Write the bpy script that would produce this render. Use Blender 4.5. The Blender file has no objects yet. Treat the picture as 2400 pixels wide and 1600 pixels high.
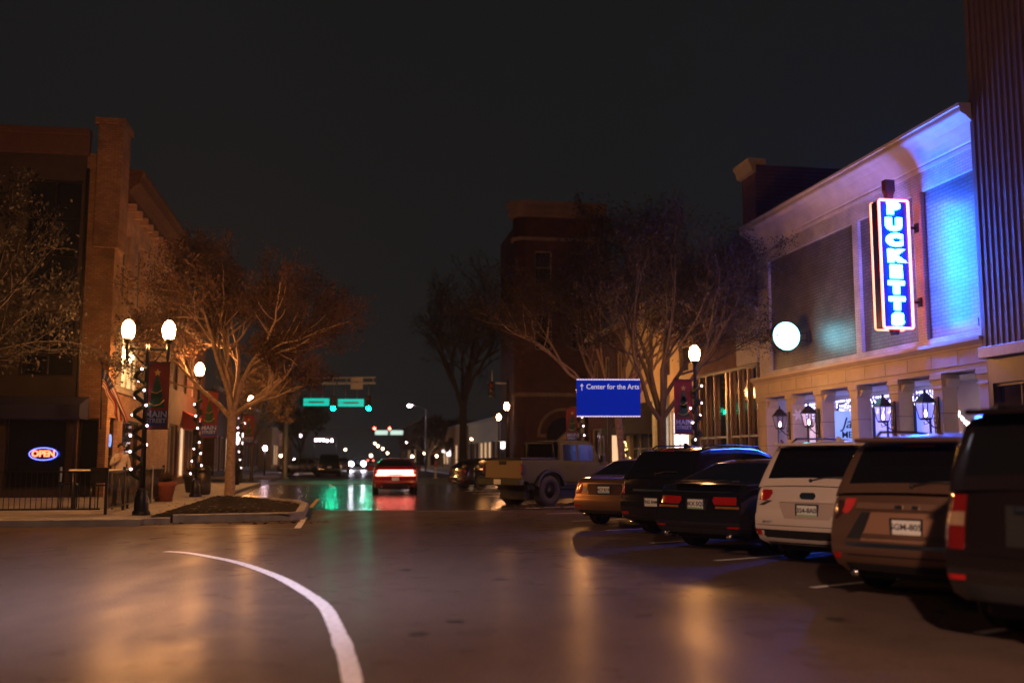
import bpy, bmesh, math, random
from math import radians, sin, cos, pi, atan2, sqrt
from mathutils import Vector, Matrix, Quaternion

SC = bpy.context.scene
COL = SC.collection
ANG = radians(9.8)                  # the street runs 9.8 degrees to the left of the view
CAMH = 1.5
FPX = 2287.0
PITCH = math.atan(266 / FPX)

def S(p, t, z=0.0):                 # street coordinates: p across (right), t along, z up
    return Vector((p * cos(ANG) - t * sin(ANG), p * sin(ANG) + t * cos(ANG), z))

# ------------------------------------------------------------------ mesh builder
class MB:
    def __init__(s):
        s.v = []; s.f = []; s.m = []; s.sm = []
    def add(s, vs, fs, smooth=False, mat=0, M=None):
        o = len(s.v)
        if M is not None:
            vs = [M @ Vector(v) for v in vs]
        s.v.extend([tuple(v) for v in vs])
        for f in fs:
            s.f.append(tuple(i + o for i in f)); s.m.append(mat); s.sm.append(smooth)
        return s
    def box(s, x0, x1, y0, y1, z0, z1, bev=0.0, mat=0, M=None):
        if bev <= 0:
            vs = [(x, y, z) for x in (x0, x1) for y in (y0, y1) for z in (z0, z1)]
            fs = [(0, 1, 3, 2), (4, 6, 7, 5), (0, 4, 5, 1), (2, 3, 7, 6), (0, 2, 6, 4), (1, 5, 7, 3)]
            return s.add(vs, fs, False, mat, M)
        bm = bmesh.new()
        bmesh.ops.create_cube(bm, size=1.0)
        for v in bm.verts:
            v.co = Vector(((x0 + x1) / 2 + v.co.x * (x1 - x0), (y0 + y1) / 2 + v.co.y * (y1 - y0), (z0 + z1) / 2 + v.co.z * (z1 - z0)))
        b = min(bev, 0.45 * min(abs(x1 - x0), abs(y1 - y0), abs(z1 - z0)))
        bmesh.ops.bevel(bm, geom=bm.edges[:], offset=b, segments=2, affect='EDGES', profile=0.5)
        bm.verts.index_update()
        s.add([v.co.copy() for v in bm.verts], [[v.index for v in f.verts] for f in bm.faces], False, mat, M)
        bm.free()
        return s
    def tube(s, pts, rad, n=8, mat=0, cap=True, M=None, smooth=True):
        pts = [Vector(p) for p in pts]
        if not isinstance(rad, (list, tuple)): rad = [rad] * len(pts)
        vs = []; fs = []
        up = None
        for i, p in enumerate(pts):
            d = (pts[min(i + 1, len(pts) - 1)] - pts[max(i - 1, 0)])
            if d.length < 1e-9: d = Vector((0, 0, 1))
            d.normalize()
            if up is None:
                a = Vector((1, 0, 0)) if abs(d.x) < 0.8 else Vector((0, 1, 0))
                up = (a - d * a.dot(d)).normalized()
            else:
                up = (up - d * up.dot(d))
                up = up.normalized() if up.length > 1e-6 else Vector((1, 0, 0))
            w = d.cross(up)
            for k in range(n):
                a = 2 * pi * k / n
                vs.append(p + (up * cos(a) + w * sin(a)) * rad[i])
        for i in range(len(pts) - 1):
            for k in range(n):
                k2 = (k + 1) % n
                fs.append((i * n + k, i * n + k2, (i + 1) * n + k2, (i + 1) * n + k))
        if cap and n > 2:
            fs.append(tuple(range(n))[::-1]); fs.append(tuple((len(pts) - 1) * n + k for k in range(n)))
        return s.add(vs, fs, smooth, mat, M)
    def lathe(s, prof, c=(0, 0, 0), n=16, mat=0, axis='z', smooth=True, M=None):
        vs = []; fs = []
        for (r, h) in prof:
            for k in range(n):
                a = 2 * pi * k / n
                x, y = r * cos(a), r * sin(a)
                if axis == 'z': q = (c[0] + x, c[1] + y, c[2] + h)
                elif axis == 'x': q = (c[0] + h, c[1] + x, c[2] + y)
                else: q = (c[0] + x, c[1] + h, c[2] + y)
                vs.append(q)
        for i in range(len(prof) - 1):
            for k in range(n):
                k2 = (k + 1) % n
                fs.append((i * n + k, i * n + k2, (i + 1) * n + k2, (i + 1) * n + k))
        if prof[0][0] > 1e-6: fs.append(tuple(range(n))[::-1])
        if prof[-1][0] > 1e-6: fs.append(tuple((len(prof) - 1) * n + k for k in range(n)))
        return s.add(vs, fs, smooth, mat, M)
    def prism(s, poly, a0, a1, axis='y', mat=0, M=None, smooth=False):
        # poly of (u, v): axis x -> (a,u,v), axis y -> (u,a,v), axis z -> (u,v,a)
        def q(u, v, a):
            return (a, u, v) if axis == 'x' else ((u, a, v) if axis == 'y' else (u, v, a))
        n = len(poly)
        vs = [q(u, v, a0) for u, v in poly] + [q(u, v, a1) for u, v in poly]
        fs = [tuple(range(n))[::-1], tuple(range(n, 2 * n))]
        for i in range(n):
            j = (i + 1) % n
            fs.append((i, j, n + j, n + i))
        return s.add(vs, fs, smooth, mat, M)
    def sphere(s, c, r, n=12, m=8, mat=0, sz=1.0):
        prof = [(max(r * sin(pi * i / m), 0.0), -r * cos(pi * i / m) * sz) for i in range(m + 1)]
        prof[0] = (1e-5, prof[0][1]); prof[-1] = (1e-7, prof[-1][1])
        return s.lathe(prof, c, n, mat)
    def merge(s, o, M=None, mat=None):
        b = len(s.v)
        s.v.extend([tuple(M @ Vector(v)) if M is not None else v for v in o.v])
        for f, m, sm in zip(o.f, o.m, o.sm):
            s.f.append(tuple(i + b for i in f)); s.m.append(m if mat is None else mat); s.sm.append(sm)
        return s
    def mesh(s, name, mats):
        me = bpy.data.meshes.new(name)
        me.from_pydata(s.v, [], s.f)
        if not isinstance(mats, (list, tuple)): mats = [mats]
        for m in mats: me.materials.append(m)
        me.polygons.foreach_set('material_index', s.m)
        me.polygons.foreach_set('use_smooth', s.sm)
        me.update()
        return me
    def build(s, name, mats, parent=None, loc=(0, 0, 0), rot=0.0):
        o = bpy.data.objects.new(name, s.mesh(name, mats))
        COL.objects.link(o)
        o.location = loc; o.rotation_euler = (0, 0, rot)
        if parent is not None: o.parent = parent
        return o

def tag(o, label=None, cat=None, group=None, kind=None):
    if label: o['label'] = label
    if cat: o['category'] = cat
    if group: o['group'] = group
    if kind: o['kind'] = kind
    return o
def empty(name, loc, rot, label, cat, group=None):
    o = bpy.data.objects.new(name, None)
    COL.objects.link(o)
    o.location = loc; o.rotation_euler = (0, 0, rot); o.empty_display_size = 0.3
    return tag(o, label, cat, group)
KIDS = {}
def copy_tree(o, parent=None, loc=None, rot=None, label=None):
    c = o.copy(); COL.objects.link(c)
    if parent is not None: c.parent = parent
    for ch in list(o.children): copy_tree(ch, c)
    if loc is not None: c.location = loc
    if rot is not None: c.rotation_euler = (0, 0, rot)
    if label: c['label'] = label
    return c

def text_mb(txt, size, M, extrude=0.01, offset=0.0, mat=0, align='CENTER', shear=0.0, res=3, sx=1.0):
    cu = bpy.data.curves.new('lettering', 'FONT')
    cu.body = txt; cu.size = size; cu.extrude = extrude; cu.offset = offset
    cu.align_x = align; cu.align_y = 'CENTER'; cu.resolution_u = res; cu.shear = shear
    ob = bpy.data.objects.new('lettering_tmp', cu); COL.objects.link(ob)
    bpy.context.view_layer.update()
    dg = bpy.context.evaluated_depsgraph_get()
    me = ob.evaluated_get(dg).to_mesh()
    vs = [Vector((v.co.x * sx, v.co.y, v.co.z)) for v in me.vertices]
    fs = [tuple(p.vertices) for p in me.polygons]
    mb = MB().add(vs, fs, False, mat, M)
    ob.evaluated_get(dg).to_mesh_clear()
    bpy.data.objects.remove(ob); bpy.data.curves.remove(cu)
    return mb
def face_y(x, y, z):    # lettering on a face that looks towards -y
    return Matrix(((1, 0, 0, x), (0, 0, -1, y), (0, 1, 0, z), (0, 0, 0, 1)))
def face_x(x, y, z):    # lettering on a face that looks towards -x (right side of the street)
    return Matrix(((0, 0, -1, x), (-1, 0, 0, y), (0, 1, 0, z), (0, 0, 0, 1)))

# ------------------------------------------------------------------ materials
def new_mat(name):
    m = bpy.data.materials.new(name); m.use_nodes = True
    nt = m.node_tree
    return m, nt, nt.nodes['Principled BSDF']
def mat(name, col, rough=0.6, metal=0.0, var=0.15, scale=6.0, bump=0.0, spec=0.5, coat=0.0, bscale=None, trans=0.0):
    m, nt, b = new_mat(name)
    b.inputs['Roughness'].default_value = rough
    b.inputs['Metallic'].default_value = metal
    b.inputs['Specular IOR Level'].default_value = spec
    if coat: b.inputs['Coat Weight'].default_value = coat; b.inputs['Coat Roughness'].default_value = 0.04
    if trans: b.inputs['Transmission Weight'].default_value = trans
    tc = nt.nodes.new('ShaderNodeTexCoord')
    nz = nt.nodes.new('ShaderNodeTexNoise'); nz.inputs['Scale'].default_value = scale; nz.inputs['Detail'].default_value = 4
    nt.links.new(tc.outputs['Object'], nz.inputs['Vector'])
    mr = nt.nodes.new('ShaderNodeMapRange'); mr.inputs['From Min'].default_value = 0.25; mr.inputs['From Max'].default_value = 0.75
    mr.inputs['To Min'].default_value = 1 - var; mr.inputs['To Max'].default_value = 1 + var
    nt.links.new(nz.outputs['Fac'], mr.inputs['Value'])
    vm = nt.nodes.new('ShaderNodeVectorMath'); vm.operation = 'SCALE'
    vm.inputs[0].default_value = col[:3]
    nt.links.new(mr.outputs['Result'], vm.inputs['Scale'])
    nt.links.new(vm.outputs['Vector'], b.inputs['Base Color'])
    if bump:
        n2 = nt.nodes.new('ShaderNodeTexNoise'); n2.inputs['Scale'].default_value = bscale or scale * 8; n2.inputs['Detail'].default_value = 3
        nt.links.new(tc.outputs['Object'], n2.inputs['Vector'])
        bp = nt.nodes.new('ShaderNodeBump'); bp.inputs['Strength'].default_value = bump; bp.inputs['Distance'].default_value = 0.01
        nt.links.new(n2.outputs['Fac'], bp.inputs['Height'])
        nt.links.new(bp.outputs['Normal'], b.inputs['Normal'])
    return m
def emit(name, col, strength, base=(0.8, 0.8, 0.8), sample=True):
    m, nt, b = new_mat(name)
    b.inputs['Base Color'].default_value = (*base, 1)
    b.inputs['Emission Color'].default_value = (*col, 1)
    b.inputs['Emission Strength'].default_value = strength
    b.inputs['Roughness'].default_value = 0.4
    if not sample: m.cycles.emission_sampling = 'NONE'
    return m
def brick(name, c1, c2, mortar, axis='x', bw=0.22, bh=0.075, rough=0.8, bump=0.5, spec=0.3, msize=0.008):
    m, nt, b = new_mat(name)
    tc = nt.nodes.new('ShaderNodeTexCoord'); sp = nt.nodes.new('ShaderNodeSeparateXYZ'); cb = nt.nodes.new('ShaderNodeCombineXYZ')
    nt.links.new(tc.outputs['Object'], sp.inputs[0])
    nt.links.new(sp.outputs['Y' if axis == 'x' else 'X'], cb.inputs['X']); nt.links.new(sp.outputs['Z'], cb.inputs['Y'])
    br = nt.nodes.new('ShaderNodeTexBrick')
    br.inputs['Scale'].default_value = 1.0; br.inputs['Brick Width'].default_value = bw; br.inputs['Row Height'].default_value = bh
    br.inputs['Mortar Size'].default_value = msize; br.inputs['Color1'].default_value = (*c1, 1); br.inputs['Color2'].default_value = (*c2, 1)
    br.inputs['Mortar'].default_value = (*mortar, 1); br.inputs['Bias'].default_value = 0.0
    nt.links.new(cb.outputs[0], br.inputs['Vector'])
    nz = nt.nodes.new('ShaderNodeTexNoise'); nz.inputs['Scale'].default_value = 1.3; nz.inputs['Detail'].default_value = 6
    nt.links.new(tc.outputs['Object'], nz.inputs['Vector'])
    mr = nt.nodes.new('ShaderNodeMapRange'); mr.inputs['From Min'].default_value = 0.3; mr.inputs['From Max'].default_value = 0.7
    mr.inputs['To Min'].default_value = 0.7; mr.inputs['To Max'].default_value = 1.25
    nt.links.new(nz.outputs['Fac'], mr.inputs['Value'])
    vm = nt.nodes.new('ShaderNodeVectorMath'); vm.operation = 'SCALE'
    nt.links.new(br.outputs['Color'], vm.inputs[0]); nt.links.new(mr.outputs['Result'], vm.inputs['Scale'])
    nt.links.new(vm.outputs['Vector'], b.inputs['Base Color'])
    b.inputs['Roughness'].default_value = rough; b.inputs['Specular IOR Level'].default_value = spec
    bp = nt.nodes.new('ShaderNodeBump'); bp.inputs['Strength'].default_value = bump; bp.inputs['Distance'].default_value = 0.01; bp.invert = True
    nt.links.new(br.outputs['Fac'], bp.inputs['Height']); nt.links.new(bp.outputs['Normal'], b.inputs['Normal'])
    return m
def asphalt():
    m, nt, b = new_mat('asphalt')
    tc = nt.nodes.new('ShaderNodeTexCoord')
    def noise(scale, det=5, stretch=None):
        n = nt.nodes.new('ShaderNodeTexNoise'); n.inputs['Scale'].default_value = scale; n.inputs['Detail'].default_value = det
        if stretch:
            mp = nt.nodes.new('ShaderNodeMapping'); mp.inputs['Rotation'].default_value = (0, 0, -ANG); mp.inputs['Scale'].default_value = stretch
            nt.links.new(tc.outputs['Object'], mp.inputs['Vector']); nt.links.new(mp.outputs['Vector'], n.inputs['Vector'])
        else: nt.links.new(tc.outputs['Object'], n.inputs['Vector'])
        return n
    big = noise(0.35, 6, (1.6, 0.35, 1)); fine = noise(90, 2); mid = noise(2.2, 6)
    cr = nt.nodes.new('ShaderNodeValToRGB')
    cr.color_ramp.elements[0].position = 0.2; cr.color_ramp.elements[0].color = (0.070, 0.053, 0.046, 1)
    cr.color_ramp.elements[1].position = 0.8; cr.color_ramp.elements[1].color = (0.122, 0.092, 0.080, 1)
    mx = nt.nodes.new('ShaderNodeMath'); mx.operation = 'ADD'
    m2 = nt.nodes.new('ShaderNodeMath'); m2.operation = 'MULTIPLY_ADD'; m2.inputs[1].default_value = 0.55; m2.inputs[2].default_value = 0.0
    nt.links.new(big.outputs['Fac'], m2.inputs[0])
    m3 = nt.nodes.new('ShaderNodeMath'); m3.operation = 'MULTIPLY_ADD'; m3.inputs[1].default_value = 0.45
    nt.links.new(mid.outputs['Fac'], m3.inputs[0]); nt.links.new(m2.outputs[0], m3.inputs[2])
    nt.links.new(m3.outputs[0], cr.inputs['Fac']); nt.links.new(cr.outputs['Color'], b.inputs['Base Color'])
    rr = nt.nodes.new('ShaderNodeMapRange'); rr.inputs['From Min'].default_value = 0.2; rr.inputs['From Max'].default_value = 0.8
    rr.inputs['To Min'].default_value = 0.22; rr.inputs['To Max'].default_value = 0.36
    nt.links.new(m3.outputs[0], rr.inputs['Value']); nt.links.new(rr.outputs['Result'], b.inputs['Roughness'])
    bp = nt.nodes.new('ShaderNodeBump'); bp.inputs['Strength'].default_value = 0.12; bp.inputs['Distance'].default_value = 0.004
    nt.links.new(fine.outputs['Fac'], bp.inputs['Height']); nt.links.new(bp.outputs['Normal'], b.inputs['Normal'])
    b.inputs['Specular IOR Level'].default_value = 0.04; b.inputs['Roughness'].default_value = 0.7
    # traffic-polished film, broken up by the texture of the surface
    fm = noise(1.1, 7, (1.5, .5, 1))
    cw = nt.nodes.new('ShaderNodeMapRange'); cw.inputs['From Min'].default_value = .38; cw.inputs['From Max'].default_value = .66; cw.inputs['To Min'].default_value = .09; cw.inputs['To Max'].default_value = .22
    nt.links.new(fm.outputs['Fac'], cw.inputs['Value']); nt.links.new(cw.outputs['Result'], b.inputs['Coat Weight'])
    nt.links.new(rr.outputs['Result'], b.inputs['Coat Roughness'])
    rg = nt.nodes.new('ShaderNodeValue'); rg.outputs[0].default_value = .75
    nt.links.new(rg.outputs[0], b.inputs['Roughness'])
    # fine cracks
    vo = nt.nodes.new('ShaderNodeTexVoronoi'); vo.feature = 'DISTANCE_TO_EDGE'; vo.inputs['Scale'].default_value = .42
    wn = noise(1.6, 5); ad = nt.nodes.new('ShaderNodeVectorMath'); ad.operation = 'MULTIPLY_ADD'; ad.inputs[1].default_value = (.9, .9, 0)
    nt.links.new(wn.outputs['Color'], ad.inputs[0]); nt.links.new(tc.outputs['Object'], ad.inputs[2]); nt.links.new(ad.outputs[0], vo.inputs['Vector'])
    ck = nt.nodes.new('ShaderNodeMapRange'); ck.inputs['From Min'].default_value = .004; ck.inputs['From Max'].default_value = .016; ck.inputs['To Min'].default_value = 1.0; ck.inputs['To Max'].default_value = 1
    nt.links.new(vo.outputs['Distance'], ck.inputs['Value'])
    sp2 = noise(48, 6); sr = nt.nodes.new('ShaderNodeMapRange'); sr.inputs['From Min'].default_value = .3; sr.inputs['From Max'].default_value = .7; sr.inputs['To Min'].default_value = .5; sr.inputs['To Max'].default_value = 1.5
    nt.links.new(sp2.outputs['Fac'], sr.inputs['Value'])
    mu = nt.nodes.new('ShaderNodeMath'); mu.operation = 'MULTIPLY'; nt.links.new(ck.outputs['Result'], mu.inputs[0]); nt.links.new(sr.outputs['Result'], mu.inputs[1])
    sc_ = nt.nodes.new('ShaderNodeVectorMath'); sc_.operation = 'SCALE'; nt.links.new(cr.outputs['Color'], sc_.inputs[0]); nt.links.new(mu.outputs[0], sc_.inputs['Scale'])
    nt.links.new(sc_.outputs['Vector'], b.inputs['Base Color'])
    return m

ASPH = asphalt()
CONC = mat('concrete', (0.30, 0.28, 0.26), 0.75, var=0.3, scale=1.5, bump=0.3)
KERB = mat('kerb_concrete', (0.34, 0.33, 0.33), 0.75, var=0.3, scale=3, bump=0.3)
WHITE = mat('road_paint', (0.72, 0.72, 0.74), 0.6, var=0.22, scale=9, bump=0.15)
YELLOW = mat('yellow_road_paint', (0.6, 0.42, 0.1), 0.6, var=0.3, scale=9)
MULCH = mat('mulch', (0.014, 0.010, 0.008), 1.0, spec=.1, var=0.6, scale=14, bump=1.0, bscale=30)
BLACKM = mat('black_painted_metal', (0.012, 0.012, 0.013), 0.35, var=0.2)
DARKM = mat('dark_bronze_metal', (0.03, 0.022, 0.018), 0.4, 0.3)
STEEL = mat('galvanised_steel', (0.33, 0.33, 0.32), 0.5, 0.6, var=0.2)
ALU = mat('sign_aluminium', (0.85, 0.82, 0.78), 0.6, 0.0)
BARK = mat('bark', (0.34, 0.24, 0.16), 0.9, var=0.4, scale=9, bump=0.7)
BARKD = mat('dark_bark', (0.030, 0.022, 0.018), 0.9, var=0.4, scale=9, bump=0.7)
TWIG = mat('twig', (0.075, 0.048, 0.032), 0.9, var=0.4, scale=2)
LEAF = mat('dry_leaf', (0.085, 0.050, 0.028), 0.8, var=0.5, scale=1.2)
TYRE = mat('tyre_rubber', (0.018, 0.018, 0.018), 0.75, var=0.2, bump=0.2)
RIM = mat('alloy_rim', (0.35, 0.34, 0.33), 0.3, 0.9)
RIMD = mat('dark_alloy_rim', (0.05, 0.05, 0.05), 0.3, 0.7)
GLASS = mat('dark_car_glass', (0.006, 0.006, 0.007), 0.06, spec=0.5, var=0.05)
SHOPGLASS = mat('shop_glass', (0.010, 0.011, 0.011), 0.05, spec=0.8, var=0.05)
PLASTIC = mat('black_plastic', (0.015, 0.015, 0.015), 0.5)
REDLENS = mat('red_lens', (0.38, 0.012, 0.010), 0.15, spec=0.6, coat=0.5)
CLEARLENS = mat('clear_lens', (0.5, 0.45, 0.4), 0.12, spec=0.7, coat=0.5)
CHROME = mat('chrome', (0.7, 0.69, 0.67), 0.15, 1.0, var=0.05)
PLATE = mat('plate_white', (0.75, 0.78, 0.74), 0.4, var=0.08)
PLATEG = mat('plate_green', (0.30, 0.52, 0.30), 0.4, var=0.1)
PLATEB = mat('plate_blue', (0.15, 0.40, 0.55), 0.4, var=0.1)
INK = mat('ink', (0.03, 0.035, 0.05), 0.5)
GLOBE = emit('street_lamp_glow', (1.0, 0.40, 0.115), 520)
GLOBE2 = emit('junction_lamp_glow', (1.0, 0.43, 0.16), 130)
GLOBEF = emit('far_lamp_glow', (0.95, 0.62, 0.75), 55)
BULB = emit('garland_bulb_glow', (1.0, 0.62, 0.66), 14, sample=False)
REDCLOTH = mat('red_banner_cloth', (0.19, 0.016, 0.014), 0.8)
# ------------------------------------------------------------------ ground
def sheet(name, pts, z, m, kind='structure', th=0.0):
    mb = MB()
    n = len(pts)
    if th:
        vs = [(p.x, p.y, z) for p in pts] + [(p.x, p.y, z - th) for p in pts]
        fs = [tuple(range(n))] + [(i, (i + 1) % n, n + (i + 1) % n, n + i) for i in range(n)]
        mb.add(vs, fs)
    else:
        mb.add([(p.x, p.y, z) for p in pts], [tuple(range(n))])
    o = mb.build(name, m); o['kind'] = kind
    return o
def strip_line(pl, w):               # pl: list of Vectors, w widths -> quad ribbon
    mb = MB(); vs = []
    for i, p in enumerate(pl):
        d = (pl[min(i + 1, len(pl) - 1)] - pl[max(i - 1, 0)]).normalized()
        nrm = Vector((-d.y, d.x, 0)); ww = w[i] if isinstance(w, list) else w
        vs += [p + nrm * ww / 2, p - nrm * ww / 2]
    mb.add(vs, [(2 * i, 2 * i + 1, 2 * i + 3, 2 * i + 2) for i in range(len(pl) - 1)])
    return mb

bigr = 900
o = MB().add([(-bigr, -60, 0), (bigr, -60, 0), (bigr, bigr, 0), (-bigr, bigr, 0)], [(0, 1, 2, 3)]).build('road', ASPH); o['kind'] = 'structure'
# darker resurfaced carriageway beyond the stop line
PATCH = mat('dark_asphalt', (0.062, 0.048, 0.042), 0.24, spec=.14, var=0.25, scale=0.9, bump=0.1, bscale=90)
sheet('road_patch', [S(-0.75, 29.3), S(9.4, 27.9), S(9.4, 56), S(-4.0, 56), S(-3.6, 38), S(-0.75, 33)], 0.004, PATCH)
SEAM = mat('seam_asphalt', (0.03, 0.027, 0.027), 0.6)
o = strip_line([S(-2.6, 21.9, .005), S(2.0, 20.6, .005), S(5.0, 19.8, .005)], 0.16).build('road_seam', SEAM); o['kind'] = 'structure'
XW = mat('worn_asphalt', (0.11, 0.10, 0.09), 0.5, var=0.2, scale=2)
sheet('intersection_road', [S(-3.9, 58), S(8.8, 58), S(8.8, 74), S(-3.9, 74)], 0.004, XW)

def curve_pts(pts, n=14):
    out = []
    P = [pts[0]] + pts + [pts[-1]]
    for i in range(1, len(P) - 2):
        for k in range(n):
            u = k / n
            a, b, c, d = P[i - 1], P[i], P[i + 1], P[i + 2]
            out.append(0.5 * ((2 * b) + (c - a) * u + (2 * a - 5 * b + 4 * c - d) * u * u + (3 * b - 3 * c + d - a) * u ** 3))
    out.append(pts[-1])
    return out
rnd = random.Random(5)
cp = curve_pts([S(-2.7, 16.92, .008), S(-2.33, 16.62, .008), S(-1.76, 15.69, .008), S(-1.3, 14.75, .008), S(-0.72, 13.1, .008), S(-0.34, 11.6, .008), S(-0.12, 10.5, .008), S(-.01, 9.35, .008), S(0.08, 8.0, .008), S(0.12, 6.97, .008), S(0.15, 5.5, .008), S(0.18, 1.0, .008)], 40)
WHITE2 = mat('edge_line_paint', (0.74, 0.74, 0.78), 0.55, var=0.3, scale=16, bump=0.3)
ww = [0.14 + .010 * sin(i * .9) * sin(i * .23) + rnd.uniform(-.010, .010) + (.018 if 300 < i < 315 else 0) for i in range(len(cp))]
o = strip_line(cp, ww).build('edge_line', WHITE2); o['kind'] = 'structure'
# oil drips where cars stop and pale patches of wear
OIL = mat('oil_stained_asphalt', (0.030, 0.025, 0.022), .5, var=.3, scale=3)
for k in range(26):
    p, t = (rnd.uniform(5.6, 8.5), rnd.uniform(6, 30)) if k < 15 else (rnd.uniform(.3, 4.8), rnd.uniform(6.5, 27))
    r_ = rnd.uniform(.06, .26) if k < 15 else rnd.uniform(.04, .13)
    pts = [S(p, t) + Vector((r_ * rnd.uniform(.6, 1.2) * cos(a), r_ * rnd.uniform(.6, 1.2) * sin(a), 0)) for a in [2 * pi * q / 11 for q in range(11)]]
    sheet('oil_stain', pts, .0045 + .00006 * k, OIL)
def line(name, pts, w, m, z=0.008):
    o = strip_line([S(p, t, z) for p, t in pts], w).build(name, m); o['kind'] = 'structure'
line('stop_line', [(-0.6, 29.2), (2.2, 28.35), (4.8, 27.6)], 0.13, mat('faded_paint', (0.34, 0.34, 0.36), 0.6, var=0.3, scale=5))
line('edge_line', [(-0.81, 25.9), (-0.84, 21.95)], 0.14, WHITE)
line('edge_line', [(-4.6, 23.3), (-2.36, 22.5), (-0.85, 21.9)], 0.07, mat('thin_faded_paint', (0.28, 0.27, 0.28), 0.6, var=0.3))
line('lane_line', [(-0.8, 30.9), (-0.72, 37.2)], 0.12, YELLOW)
line('lane_line', [(-0.2, 50), (-0.5, 57)], 0.12, WHITE)
line('lane_line', [(7.0, 58), (9.0, 52)], 0.12, WHITE, 0.010)
HD = 50.0                                   # heading of the parked cars, degrees right of the view
hl = radians(60)
for k in range(-2, 13):
    p0, t0 = 5.42 + k * 0.01, 11.0 + 3.06 * k
    d = radians(HD + 9.8 + 7)
    line('parking_line', [(p0, t0), (p0 + 4.4 * sin(d), t0 + 4.4 * cos(d))], 0.11, WHITE)
# scuffed paint scraps on the parking apron
for (x, y, w, h) in ((3.55, 15.0, .30, .07), (3.4, 12.2, .22, .05), (4.3, 11.0, .30, .06), (4.45, 8.55, .6, .1), (3.0, 6.6, .18, .07), (4.1, 7.2, .12, .05)):
    o = MB().add([(x, y, .006), (x + w, y + .05, .006), (x + w, y + h, .006), (x + .02, y + h - .02, .006)], [(0, 1, 2, 3)]).build('road_marking', mat('worn_paint', (0.25, 0.24, 0.25), 0.6, var=0.4)); o['kind'] = 'structure'

# right sidewalk
def kerb_path(name, pts, w=0.16, h=0.15):
    mb = MB()
    vs = []
    for i, p in enumerate(pts):
        d = (pts[min(i + 1, len(pts) - 1)] - pts[max(i - 1, 0)]).normalized(); nn = Vector((-d.y, d.x, 0))
        a, b = p + nn * w / 2, p - nn * w / 2
        c = Vector((0, 0, 1))
        vs += [a, a + c * (h - .02), a + c * h - nn * .02, b + c * h + nn * .02, b + c * (h - .02), b]
    fs = []
    for i in range(len(pts) - 1):
        for k in range(5): fs.append((6 * i + k, 6 * i + k + 1, 6 * i + 7 + k, 6 * i + 6 + k))
    fs += [(0, 1, 2, 3, 4, 5), tuple(6 * (len(pts) - 1) + k for k in range(6))]
    mb.add(vs, fs)
    o = mb.build(name, KERB); o['kind'] = 'structure'
sheet('sidewalk', [S(9.88, -10), S(40, -10), S(40, 57), S(9.88, 57)], 0.14, CONC, th=0.14)
kerb_path('kerb', [S(9.8, -10), S(9.8, 57)])
sheet('sidewalk', [S(9.88, 73), S(40, 73), S(40, 250), S(9.88, 250)], 0.14, CONC, th=0.14)
kerb_path('kerb', [S(9.8, 73), S(9.8, 250)])
# left sidewalk: begins behind the planted island, side street before it
sheet('sidewalk', [S(-4.3, 27.5), S(-4.3, 56), S(-30, 56), S(-30, 23.4), S(-4.3, 23.4)], 0.14, CONC, th=0.14)
kerb_path('kerb', [S(-4.22, 35.4), S(-4.22, 56)])
kerb_path('kerb', [S(-30, 23.32), S(-3.75, 23.9)])
sheet('sidewalk', [S(-4.3, 73), S(-4.3, 250), S(-40, 250), S(-40, 73)], 0.14, CONC, th=0.14)
kerb_path('kerb', [S(-4.22, 73), S(-4.22, 250)])
# island kerb and mulch
isl = [S(-3.75, 24.3), S(-1.15, 24.85), S(-0.92, 25.2), S(-0.95, 29.8), S(-1.3, 32.0), S(-2.3, 34.0), S(-4.2, 35.3)]
kerb_path('kerb', isl, 0.22, 0.19)
mb = MB(); gx, gy = 22, 46
rr = random.Random(3)
vs = []
for j in range(gy + 1):
    t = 24.6 + (35.0 - 24.6) * j / gy
    pr = -1.05 if t < 30 else -1.05 - (t - 30) ** 1.6 * 0.2
    for i in range(gx + 1):
        p = -4.28 + (pr + 4.28) * i / gx
        e = min(i, gx - i, j * 2, (gy - j) * 2) / 6.0
        vs.append(S(p, t, 0.12 + 0.10 * min(1, e) + rr.uniform(0, .045)))
mb.add(vs, [(j * (gx + 1) + i, j * (gx + 1) + i + 1, (j + 1) * (gx + 1) + i + 1, (j + 1) * (gx + 1) + i) for j in range(gy) for i in range(gx)], True)
o = mb.build('mulch_bed', MULCH); tag(o, 'dark mulch heaped in the kerbed island under the orange tree', 'mulch', kind='stuff')
# scattered dead leaves round the island and at the parking edge
mb = MB()
for k in range(420):
    if k < 300:
        p, t = rr.uniform(-4.4, -0.1), rr.choice((rr.gauss(24.1, .25), rr.uniform(24.8, 34.5))); z = 0.01 if t < 24.2 else 0.25
        if t > 24.2 and p > -1.1: z = 0.012
    else:
        p, t, z = rr.uniform(4.6, 9), rr.uniform(27.5, 33), 0.012
    c = S(p, t, z); s_ = rr.uniform(.02, .05); a = rr.uniform(0, pi)
    dx, dy = Vector((cos(a), sin(a), rr.uniform(-.4, .4))) * s_, Vector((-sin(a), cos(a), rr.uniform(-.4, .4))) * s_
    mb.add([c - dx - dy, c + dx - dy * .4, c + dx + dy, c - dx * .4 + dy], [(0, 1, 2, 3)])
o = mb.build('leaves', LEAF); tag(o, 'dry fallen leaves scattered along the island kerb and road edge', 'leaves', kind='stuff')

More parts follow.
